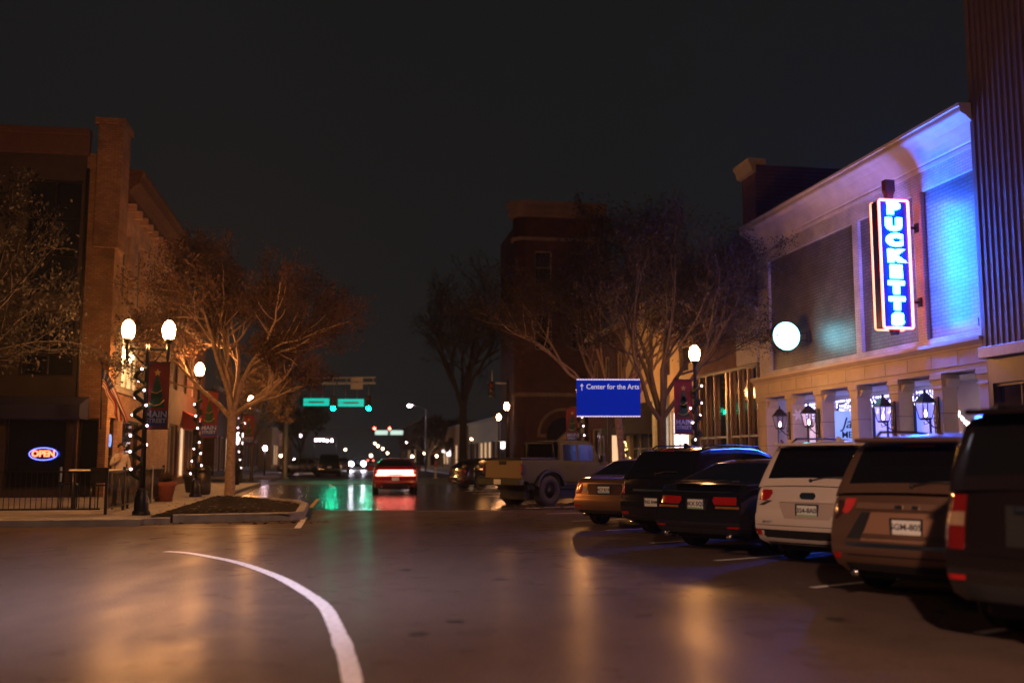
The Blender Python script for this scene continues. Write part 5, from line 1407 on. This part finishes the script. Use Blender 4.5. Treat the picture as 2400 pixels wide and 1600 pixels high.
# h: big black SUV at the right edge
DBRN = paint('dark_brown_black_paint', (0.012, 0.008, 0.007), .2, .2)
c = make_car('parked_suv', 'large near-black SUV cut off by the right edge, tall vertical red lamps', 2.04, 5.3, [(-2.65, 1.22), (-2.4, 1.24), (-1.2, 1.22), (0, 1.20), (1.1, 1.20), (2.0, 1.12), (2.5, 1.02), (2.65, .82)], [(-2.62, 1.22), (-2.34, 1.80), (-2.1, 1.88), (-.6, 1.93), (.3, 1.92), (.75, 1.82), (1.45, 1.17)], DBRN, wy=(-1.50, 1.52), wins=[(-2.1, -1.25), (-1.15, -.2), (-.1, .8)], prof=[(.25, .10), (.4, 0), (.72, 0), (.74, .05), (1.25, .09)], r=.41, zb0=.30, group='cars parked at an angle on the right', cat='suv', groof=.76)
c['both']('tail_light', [(.76, .74, .92), (.9, .735, .93), (1.0, .73, .93), (1.2, .71, .88)], mat('dull_red_lens', (.16, .008, .007), .15, coat=.5), off=.014)
c['both']('reverse_light', [(.95, .735, .92), (1.06, .725, .91)], mat('amber_clear_lens', (.30, .20, .12), .12, coat=.5), off=.022)
c['patch']('plate_recess', [(.80, -.40, .40), (1.12, -.40, .40)], PLASTIC, off=.004); c['patch']('trim_bar', [(1.07, -.32, .32), (1.12, -.32, .32)], CHROME, off=.03)
c['plate'](.93, 0, mat('dim_plate', (.30, .16, .12), .5), ''); c['patch']('step_pad', [(.725, -.75, .75), (.74, -.75, .75)], CHROME, off=.006)
c['both']('reflector', [(.52, .72, .9), (.56, .72, .9)], REDLENS); lower_cladding(c, .37, .5); c['mirrors'](1.1, 1.3); rails(c, -2.0, .4, 1.92, .72, BLACKM)
MB().box(-.72, .72, -2.55, -2.15, 1.85, 1.895, .02).build('spoiler', DBRN, c['e']); c['patch']('trailer_hitch', [(.36, -.16, .16), (.45, -.16, .16)], BLACKM, off=.08, th=.09)
rear_kit(c, -2.62, 1.22, -2.34, 1.80, DBRN); seat_car(c, 4.42, 9.1, 48)

# a: black hatchback beyond the pickup
c = make_car('parked_hatchback', 'small black car parked beyond the green pickup with pale plate', 1.78, 4.2, [(-2.1, .98), (-1.9, 1.02), (-1.0, .98), (0, .95), (.9, .95), (1.6, .84), (2.1, .62)], [(-2.0, 1.0), (-1.55, 1.32), (-1.1, 1.42), (-.2, 1.46), (.3, 1.40), (1.15, .93)], BLK, wy=(-1.25, 1.28), wins=[(-1.3, -.5), (-.42, .6)], group='cars parked at an angle on the right', cat='car')
c['both']('tail_light', [(.8, .60, .96), (.92, .58, 1.0)], REDLENS); c['plate'](.80, -.05, PLATE, ''); c['patch']('trim_bar', [(.89, -.4, .4), (.91, -.4, .4)], CHROME, off=.02); c['both']('reflector', [(.42, .55, .72), (.48, .55, .72)], REDLENS, off=.015); lower_cladding(c, .31, .36); c['mirrors'](.75, 1.02)
MB().box(-.6, .6, -1.95, -1.6, 1.385, 1.41, .01).build('spoiler', BLK, c['e'])
seat_car(c, px(1065, 1050, 48.5).x, 48.5, 56)

# red car ahead, driving away
REDP = paint('red_paint', (0.30, 0.010, 0.012), .2, .22)
TAIL = emit('tail_lamp_glow', (1.0, 0.15, 0.11), 11, (.5, .02, .02))
c = make_car('moving_car', 'red coupe driving away with a full-width glowing tail lamp bar', 1.90, 5.0, [(-2.5, 1.0), (-2.35, 1.08), (-1.8, 1.08), (-1.2, 1.02), (0, .96), (1.0, .97), (1.8, .9), (2.3, .78), (2.5, .62)], [(-1.95, 1.08), (-1.1, 1.36), (-.6, 1.43), (.1, 1.44), (.5, 1.38), (1.3, .95)], REDP, wy=(-1.45, 1.55), wins=[(-1.2, -.5), (-.42, .85)], group=None, cat='car', groof=.66, r=.36, rimm=RIMD)
c['patch']('tail_light', [(.75, -.86, .86), (.78, -.92, .92), (.86, -.95, .95), (.95, -.95, .95), (.995, -.90, .90)], TAIL, nx=16, off=.012)
c['patch']('lamp_shelf', [(.765, -.36, .36), (.79, -.28, .28), (.80, -.26, .26)], REDP, off=.02)
c['plate'](.63, 0, PLATE, ''); c['both']('reflector', [(.52, .55, .66), (.56, .55, .66)], REDLENS); c['patch']('lower_bumper', [(.31, -.72, .72), (.45, -.66, .66)], PLASTIC, off=.006, nx=10)
c['mirrors'](.85, 1.02); exhaust(c, (-.55, .55), .3); MB().box(-.7, .7, -2.46, -2.25, 1.10, 1.125, .01).build('spoiler', REDP, c['e'])
e = c['e']; q = px(907, 1050, 43.5); e.location = (q.x, 43.5 , 0); e.rotation_euler = (0, 0, radians(7.5))

# far traffic
HL = emit('headlamp_glow', (0.92, 0.86, 1.0), 420)
c = make_car('moving_car', 'oncoming car seen as two dazzling white headlamps left of the red car', 1.85, 4.7, SED_DECK, SED_ROOF, BLK, wins=SED_WIN, cat='car')
e = c['e']; q = px(821, 1050, 122); e.location = (q.x, 122, 0); e.rotation_euler = (0, 0, pi + radians(8.4))
for s_ in (-1, 1): MB().lathe([(.26, 0), (.18, .05), (1e-4, .07)], (s_ * .72, 2.28, .72), 12, axis='y').build('headlight', HL, e)
c = make_car('parked_suv', 'dark parked SUV at the far left kerb beyond the crosswalk', 1.9, 4.6, SUV_DECK, SUV_ROOF, BLK, wins=SUV_WIN, prof=SUVP, r=.36, cat='suv')
c['both']('tail_light', [(.85, .72, 1.02), (1.03, .74, 1.0)], REDLENS); c['plate'](.75, 0, PLATE, ''); e = c['e']; q = px(744, 1050, 78); e.location = (q.x, 80, 0); e.rotation_euler = (0, 0, radians(12))
GREYP = paint('grey_paint', (.25, .22, .2), .5, .25)
for (x_, D_, m, lb) in ((783, 105, GREYP, 'pale sedan behind the dark SUV at the far left kerb'), (700, 88, GREYP, 'tan car side-on at the far left corner'), (772, 135, BLK, 'dark far car between the parked SUV and headlamps')):
    c = make_car('parked_sedan', lb, 1.8, 4.6, SED_DECK, SED_ROOF, m, wins=SED_WIN, cat='car'); c['both']('tail_light', [(.78, .6, 1.0), (.92, .6, 1.0)], REDLENS)
    e = c['e']; q = px(x_, 1050, D_); e.location = (q.x, D_, 0); e.rotation_euler = (0, 0, radians(11 if x_ != 700 else 80))
c = make_car('moving_car', 'far car seen by its two small red tail lamps over the headlights', 1.8, 4.6, SED_DECK, SED_ROOF, BLK, wins=SED_WIN, cat='car')
c['both']('tail_light', [(.76, .5, .95), (.96, .5, .95)], emit('far_tail_glow', (1.0, .12, .1), 14)); e = c['e']; q = px(851, 1050, 235); e.location = (q.x, 235, .0); e.rotation_euler = (0, 0, radians(8.5))

# b: green pickup
GRN_P = paint('sarge_green_paint', (0.048, 0.050, 0.026), .0, .7, 0)
GATE_P = paint('lit_tailgate_tone', (0.21, 0.155, 0.075), .0, .6, .1)  # lighter tan copy of the truck green, lamplight put into the colour
SECT_OLD = SECT[:]
SECT[:] = [(0, .97), (.05, .985), (.3, 1.0), (.6, 1.0), (.85, .995), (.95, .99), (.985, .98), (1, .965)]
c = make_car('pickup_truck', 'lifted drab green pickup with big off-road tyres and squared cab', 1.74, 5.3, [(-2.65, 1.42), (-1.0, 1.42), (-.9, 1.36), (0, 1.34), (1.0, 1.34), (1.1, 1.36), (2.3, 1.30), (2.65, 1.24)], [(-.98, 1.36), (-.93, 1.98), (-.5, 2.02), (.4, 2.02), (.62, 1.98), (1.05, 1.34)], GRN_P, wy=(-1.52, 1.75), r=.47, zb0=.72, prof=[(.6, .0), (.8, .0), (1.45, .0)], wins=[(-.80, -.12), (.0, .60)], groof=.84, cat='pickup', rimm=RIMD, pillar=.9)
SECT[:] = SECT_OLD
e = c['e']
for ch in list(e.children):
    if ch.name.split('.')[0] == 'wheel':
        for g in list(ch.children): bpy.data.objects.remove(g)
        bpy.data.objects.remove(ch)
for w_ in c['wy']:
    for s_ in (-1, 1): put_wheel(e, s_ * (.74), w_, .47, .32, RIMD, 1)
mb = MB()
for w_ in c['wy']:
    for s_ in (-1, 1):
        arc = [(w_ + .64 * cos(a), .62 + .52 * sin(a)) for a in [pi * k / 10 for k in range(11)]]
        inn = [(w_ + .56 * cos(a), .60 + .46 * sin(a)) for a in [pi * k / 10 for k in range(10, -1, -1)]]
        mb.prism(arc + inn, s_ * .82, s_ * .98, 'x')
mb.build('fender_flare', PLASTIC, e)
MB().box(-.80, .80, -2.70, -2.64, .86, 1.40, .02).build('tailgate', GATE_P, e)
MB().box(-.16, .16, -2.72, -2.695, 1.28, 1.38, .01).build('tailgate_handle', BLACKM, e)
for s_ in (-1, 1):
    MB().box(s_ * .80 + (.0 if s_ > 0 else -.09), s_ * .80 + (.09 if s_ > 0 else 0), -2.72, -2.56, 1.0, 1.30, .015).build('tail_light', PLASTIC, e)
    MB().box(s_ * .845 - .03, s_ * .845 + .03, -2.74, -2.715, 1.04, 1.26, .01).build('tail_light', mat('dim_red_lens', (.3, .03, .02), .3), e)
MB().box(-.92, .92, -2.92, -2.68, .66, .84, .03).build('bumper', GRN_P, e)
MB().box(-.156, .156, -2.945, -2.925, .68, .835, .01).build('licence_plate', PLATE, e)
MB().box(-.7, .7, -2.60, -1.05, 1.43, 1.50, .02).build('bed_cover', BLACKM, e)
mb = MB().tube([(-.66, -1.1, 1.45), (-.62, -1.12, 1.95), (.62, -1.12, 1.95), (.66, -1.1, 1.45)], .035, 8)
mb.build('roll_bar', BLACKM, e)
MB().box(-.60, .60, -1.005, -.985, 1.45, 1.92, .01).build('rear_window', GLASS, e)
MB().box(-.7, .7, -2.3, 2.3, .48, .72, .04).build('chassis', PLASTIC, e)
for y_ in c['wy']: MB().tube([(-.7, y_, .47), (.7, y_, .47)], .07, 8).sphere((-.1, y_, .47), .16, 8, 6).build('axle', PLASTIC, e)
for s_ in (-1, 1): MB().box(s_ * .9 - .05, s_ * .9 + .05, -.9, 1.1, .62, .70, .02).build('side_step', BLACKM, e); MB().box(s_ * .955 - .06, s_ * .955 + .06, .85, .97, 1.36, 1.56, .02).tube([(s_ * .84, .9, 1.4), (s_ * .93, .9, 1.42)], .02, 5).build('mirror', BLACKM, e)
for s_ in (-1, 1):
    for y_ in (-.82, .0): MB().box(s_ * .87 - .006, s_ * .87 + .006, y_ + .04, y_ + .16, 1.18, 1.21).build('door_handle', BLACKM, e)
MB().lathe([(.42, -.12), (.45, -.05), (.45, .05), (.42, .12), (.25, .13), (.1, .1), (1e-4, .1)], (0, -2.2, 1.72), 22, axis='y').build('spare_wheel', TYRE, e) if False else None
seat_car(dict(e=e, W=1.74, wy=c['wy']), px(1180, 1050, 32.4).x, 32.4, 46)
# ------------------------------------------------------------------ trees
def make_tree(name, label, loc, H, r0, fork, spread, seed, bark, leafn=11, twig=TWIG, leaf=LEAF, limbs=None, lean=(0, 0), levels=4, lsize=(.035, .075), gr=None, tilt=(.35, .75)):
    e = empty(name, loc, 0, label, 'tree', gr)
    rt = random.Random(seed)
    tk = MB(); cr = MB(); lf = MB()
    def grow(p, d, ln, r, lvl):
        seg = 4 if lvl <= 1 else 3
        pts = [p.copy()]; rad = [r]
        dd = d.copy()
        for k in range(seg):
            j = .16 if lvl < 3 else .25
            dd = (dd + Vector((rt.gauss(0, j), rt.gauss(0, j), rt.gauss(0, j) + .05))).normalized()
            pts.append(pts[-1] + dd * ln / seg); rad.append(r * (1 - .45 * (k + 1) / seg))
        (tk if lvl <= 2 else cr).tube(pts, rad, 7 if lvl <= 1 else (5 if lvl == 2 else 3), cap=False)
        if lvl >= levels:
            for k in range(leafn):
                q = pts[rt.randrange(1, len(pts))] + Vector((rt.gauss(0, .10), rt.gauss(0, .10), rt.gauss(0, .10)))
                s_ = rt.uniform(*lsize); a = Vector((rt.gauss(0, 1), rt.gauss(0, 1), rt.gauss(0, 1))).normalized() * s_; b = a.orthogonal().normalized() * s_ * .45
                lf.add([q - a, q + b, q + a, q - b], [(0, 1, 2, 3)])
            return
        nch = (3, 4, 4, 4, 3)[lvl]
        for k in range(nch):
            u = (.35 + .65 * (k + rt.random()) / nch) if lvl > 0 else (.45 + .55 * (k + .6) / nch)
            i = min(seg - 1, int(u * seg)); q = pts[i].lerp(pts[i + 1], u * seg - i) if u < 1 else pts[-1]
            ax = Vector((rt.gauss(0, 1), rt.gauss(0, 1), rt.gauss(0, .6))); ax = (ax - dd * ax.dot(dd)).normalized()
            ang = rt.uniform(.35, .8)
            nd = (dd * cos(ang) + ax * sin(ang)); nd.z += .12; nd.normalize()
            grow(q, nd, ln * rt.uniform(.52, .72), max(.006, r * (.55 if lvl else .6) * (1 - .3 * u)), lvl + 1)
        if lvl < levels: grow(pts[-1], dd, ln * .6, rad[-1], lvl + 1)
    top = Vector((lean[0], lean[1], fork))
    tk.tube([(0, 0, -.05), (0, 0, .06), top * .35, top * .7, top], [r0 * 1.5, r0 * 1.12, r0 * .95, r0 * .86, r0 * .9], 10, cap=False)
    ll = (H - fork) * .50
    if limbs is None:
        nL = 6; limbs = []
        for k in range(nL):
            a = 2 * pi * k / nL + rt.uniform(-.3, .3); t_ = rt.uniform(*tilt) * spread
            limbs.append((cos(a) * sin(t_), sin(a) * sin(t_), cos(t_), rt.uniform(.85, 1.1)))
        limbs.append((.05, .05, 1, 1.05))
    for (x, y, z, k) in limbs:
        grow(top - Vector((0, 0, rt.uniform(0, .25))), Vector((x, y, z)).normalized(), ll * k, r0 * .52, 0)
    tk.build('trunk', bark, e); c = cr.build('crown', twig, e); lf.build('foliage', leaf, c)
    return e
ORLEAF = mat('orange_dry_leaf', (0.085, 0.040, 0.018), .8, var=.5, scale=1.2); DKLEAF = mat('dark_leaf', (0.035, 0.030, 0.016), .8, var=.5, scale=1.2)
q = px(530, 1050, 33.4)
make_tree('street_tree', 'orange-lit street tree growing from the mulched island on the left', Vector((q.x, 33.4, .15)), 8.9, .17, 2.75, .9, 21, BARK, leafn=8, leaf=ORLEAF, limbs=[(.95, -.1, .66, .62), (.62, .3, .85, .9), (.12, -.2, 1, 1.05), (-.32, .1, 1, 1.0), (-.62, -.3, .8, .95), (.1, .6, .9, 1), (-.2, -.55, .95, .95), (.35, -.5, .95, .95)], gr='street trees')
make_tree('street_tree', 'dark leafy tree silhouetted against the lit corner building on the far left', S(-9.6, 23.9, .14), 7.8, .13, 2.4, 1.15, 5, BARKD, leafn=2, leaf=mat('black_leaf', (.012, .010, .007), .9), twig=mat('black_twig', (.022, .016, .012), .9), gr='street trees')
q = px(1521, 1050, 33.5)
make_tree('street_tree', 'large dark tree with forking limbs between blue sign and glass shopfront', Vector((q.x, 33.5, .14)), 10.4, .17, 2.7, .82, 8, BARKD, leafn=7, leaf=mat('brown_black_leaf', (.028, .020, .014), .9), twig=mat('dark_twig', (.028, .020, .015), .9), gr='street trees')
q = px(1412, 1050, 40)
make_tree('street_tree', 'brown tree with slanted trunk directly behind the blue sign', Vector((q.x + .4, 40, .14)), 10.2, .16, 3.0, .95, 14, BARK, leafn=7, leaf=mat('dull_leaf', (.05, .032, .018), .9), gr='street trees', lean=(-.25, 0))
q = px(1063, 1050, 84)
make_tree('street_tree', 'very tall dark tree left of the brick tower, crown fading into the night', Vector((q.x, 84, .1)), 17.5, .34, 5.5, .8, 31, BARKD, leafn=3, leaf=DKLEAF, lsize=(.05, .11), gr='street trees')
q = px(985, 1050, 132)
make_tree('street_tree', 'small brown far tree behind the cobra-head light pole', Vector((q.x, 132, 0)), 6.6, .2, 1.8, 1.1, 40, BARK, leafn=9, levels=3, lsize=(.12, .25), gr='street trees')
q = px(1052, 1050, 143)
make_tree('street_tree', 'small lit far tree behind the square white sign', Vector((q.x, 143, 0)), 7.2, .2, 1.8, .9, 41, BARK, leafn=9, levels=3, lsize=(.12, .25), gr='street trees')
q = px(640, 1050, 60)
make_tree('street_tree', 'slim dark tree near the steel signal pole on the left', Vector((q.x - 1.6, 60, .14)), 6.8, .1, 2.4, .9, 43, BARKD, leafn=8, levels=3, lsize=(.06, .14), gr='street trees')
q = px(690, 1050, 100)
make_tree('street_tree', 'dark far tree on the left beyond the junction', Vector((q.x, 100, 0)), 7.5, .16, 2.0, 1.1, 45, BARKD, leafn=9, levels=3, lsize=(.1, .22), leaf=DKLEAF, gr='street trees')

# ------------------------------------------------------------------ person on the left pavement
def person():
    q = px(277, 1050, 28.2)
    nodes = {  # name: (pos, radius, parent)
        'pelvis': ((0, 0, .95), .145, None), 'waist': ((0, .0, 1.08), .135, 'pelvis'), 'chest': ((0, .02, 1.30), .155, 'waist'), 'neckb': ((0, .01, 1.46), .075, 'chest'), 'neck': ((0, -.015, 1.52), .055, 'neckb'),
        'head': ((0, -.035, 1.62), .088, 'neck'), 'crown': ((0, -.02, 1.70), .075, 'head'),
        'shl': ((-.17, .01, 1.41), .075, 'chest'), 'ell': ((-.26, -.02, 1.14), .052, 'shl'), 'wrl': ((-.12, -.22, 1.28), .036, 'ell'), 'pal': ((-.075, -.24, 1.36), .036, 'wrl'),
        'shr': ((.17, .01, 1.41), .075, 'chest'), 'elr': ((.25, .03, 1.13), .052, 'shr'), 'wrr': ((.23, -.06, .90), .036, 'elr'), 'par': ((.225, -.075, .81), .036, 'wrr'),
        'hil': ((-.09, 0, .88), .105, 'pelvis'), 'knl': ((-.10, -.02, .50), .065, 'hil'), 'anl': ((-.105, .02, .09), .045, 'knl'), 'tol': ((-.12, -.14, .045), .04, 'anl'),
        'hir': ((.09, 0, .88), .105, 'pelvis'), 'knr': ((.11, -.04, .50), .065, 'hir'), 'anr': ((.12, .0, .09), .045, 'knr'), 'tor': ((.14, -.16, .045), .04, 'anr'),
        'nose': ((0, -.125, 1.605), .014, 'head')}
    for s_, w_, p_ in ((-1, 'pal', (-.075, -.24, 1.36)), (1, 'par', (.225, -.075, .81))):
        up = 1 if s_ < 0 else -1
        for k in range(4):
            ox = (-.03 + k * .02)
            ln = (.07, .082, .078, .06)[k]
            nodes[w_ + 'a%d' % k] = ((p_[0] + ox, p_[1] - .01, p_[2] + up * .045), .010, w_)
            nodes[w_ + 'b%d' % k] = ((p_[0] + ox * 1.1, p_[1] - .025, p_[2] + up * (.045 + ln * .55)), .009, w_ + 'a%d' % k)
            nodes[w_ + 'c%d' % k] = ((p_[0] + ox * 1.1, p_[1] - .012 + (.03 if s_ < 0 else -.03), p_[2] + up * (.045 + ln)), .008, w_ + 'b%d' % k)
        nodes[w_ + 't0'] = ((p_[0] - s_ * .04, p_[1] - .02, p_[2] + up * .01), .011, w_); nodes[w_ + 't1'] = ((p_[0] - s_ * .055, p_[1] - .045, p_[2] + up * .045), .009, w_ + 't0')
    names = list(nodes); idx = {n: i for i, n in enumerate(names)}
    me = bpy.data.meshes.new('person')
    me.from_pydata([nodes[n][0] for n in names], [(idx[n], idx[nodes[n][2]]) for n in names if nodes[n][2]], [])
    o = bpy.data.objects.new('person', me); COL.objects.link(o)
    sk = o.modifiers.new('Skin', 'SKIN'); sk.use_smooth_shade = True
    o.modifiers.new('Sub', 'SUBSURF').render_levels = 2; o.modifiers['Sub'].levels = 2
    for i, n in enumerate(names):
        r = nodes[n][1]; sv = me.skin_vertices[0].data[i]
        sv.radius = (r * (1.18 if n in ('chest', 'waist', 'pelvis') else 1), r * (.8 if n in ('chest', 'waist', 'pelvis') else 1)); sv.use_root = (n == 'pelvis')
    bpy.context.view_layer.update()
    dg = bpy.context.evaluated_depsgraph_get()
    nm = bpy.data.meshes.new_from_object(o.evaluated_get(dg))
    bpy.data.objects.remove(o)
    o = bpy.data.objects.new('person', nm); COL.objects.link(o)
    SKIN = mat('skin', (.42, .24, .17), .5); JK = mat('light_jacket', (.42, .36, .30), .85, bump=.3); TR = mat('dark_trousers', (.03, .03, .04), .85, bump=.3); SHOE = mat('dark_shoes', (.02, .018, .016), .6)
    nm.materials.clear()
    for m in (SKIN, JK, TR, SHOE): nm.materials.append(m)
    for p in nm.polygons:
        c = p.center
        hand = (c.x < -.02 and c.y < -.17 and c.z > 1.30 and c.z < 1.52) or (c.x > .15 and c.z < .885 and c.z > .6)
        p.material_index = 0 if (c.z > 1.50 or hand) else (3 if c.z < .10 else (2 if c.z < .93 and abs(c.x) < .22 else 1)); p.use_smooth = True
    o.location = (q.x, q.y, .14); o.rotation_euler = (0, 0, radians(35))
    tag(o, 'person in a pale jacket standing by the shop doorway, one hand raised to the chin', 'person')
    mb = MB().sphere((0, -.005, 1.665), .098, 14, 10, sz=1.05); mb.v = [(x, y + (.02 if z < 1.66 else 0), max(z, 1.60 if y > 0 else 1.665 + .03)) for x, y, z in mb.v]
    mb.build('hair', mat('dark_hair', (.02, .014, .01), .7), o)
    MB().sphere((-.032, -.118, 1.632), .009, 6, 5).sphere((.032, -.118, 1.632), .009, 6, 5).box(-.022, .022, -.122, -.112, 1.566, 1.572).build('face_features', INK, o)
    MB().sphere((-.09, -.03, 1.615), .022, 6, 5).sphere((.09, -.03, 1.615), .022, 6, 5).build('ears', SKIN, o)
person()

# thin haze added to lift the dark tones and give the lamps halos
hm = bpy.data.materials.new('added_haze'); hm.use_nodes = True; nt = hm.node_tree
nt.nodes.remove(nt.nodes['Principled BSDF'])
pv = nt.nodes.new('ShaderNodeVolumePrincipled'); pv.inputs['Color'].default_value = (.9, .9, .92, 1); pv.inputs['Density'].default_value = .0003; pv.inputs['Anisotropy'].default_value = .6
nt.links.new(pv.outputs['Volume'], nt.nodes['Material Output'].inputs['Volume'])
hz = MB().box(-500, 500, -61, 950, -1, 26).build('haze', hm); tag(hz, 'thin haze added to lift the dark tones and glow round the street lamps', 'haze', kind='stuff')
# ------------------------------------------------------------------ camera, night sky, render
cam = bpy.data.cameras.new('camera'); co = bpy.data.objects.new('camera', cam); COL.objects.link(co)
cam.sensor_width = 36; cam.lens = 36 * FPX / 2352
cam.clip_end = 3000; cam.clip_start = .05
co.location = (0, 0, CAMH); co.rotation_euler = (pi / 2 + PITCH, 0, 0)
cam.dof.use_dof = True; cam.dof.focus_distance = 21; cam.dof.aperture_fstop = 0.62; cam.dof.aperture_blades = 0
SC.camera = co
w = bpy.data.worlds.new('World'); SC.world = w; w.use_nodes = True
nt = w.node_tree; bg = nt.nodes['Background']
bg.inputs['Color'].default_value = (0.0088, 0.0090, 0.0090, 1); bg.inputs['Strength'].default_value = 1.0
SC.view_settings.view_transform = 'Standard'; SC.view_settings.look = 'None'; SC.view_settings.exposure = 0; SC.view_settings.gamma = 1
cy = SC.cycles
cy.use_denoising = True; cy.max_bounces = 6; cy.diffuse_bounces = 2; cy.glossy_bounces = 3; cy.transmission_bounces = 4; cy.transparent_max_bounces = 4
cy.sample_clamp_indirect = 4; cy.sample_clamp_direct = 0; cy.caustics_reflective = False; cy.caustics_refractive = False; cy.use_light_tree = True; cy.blur_glossy = 0.5
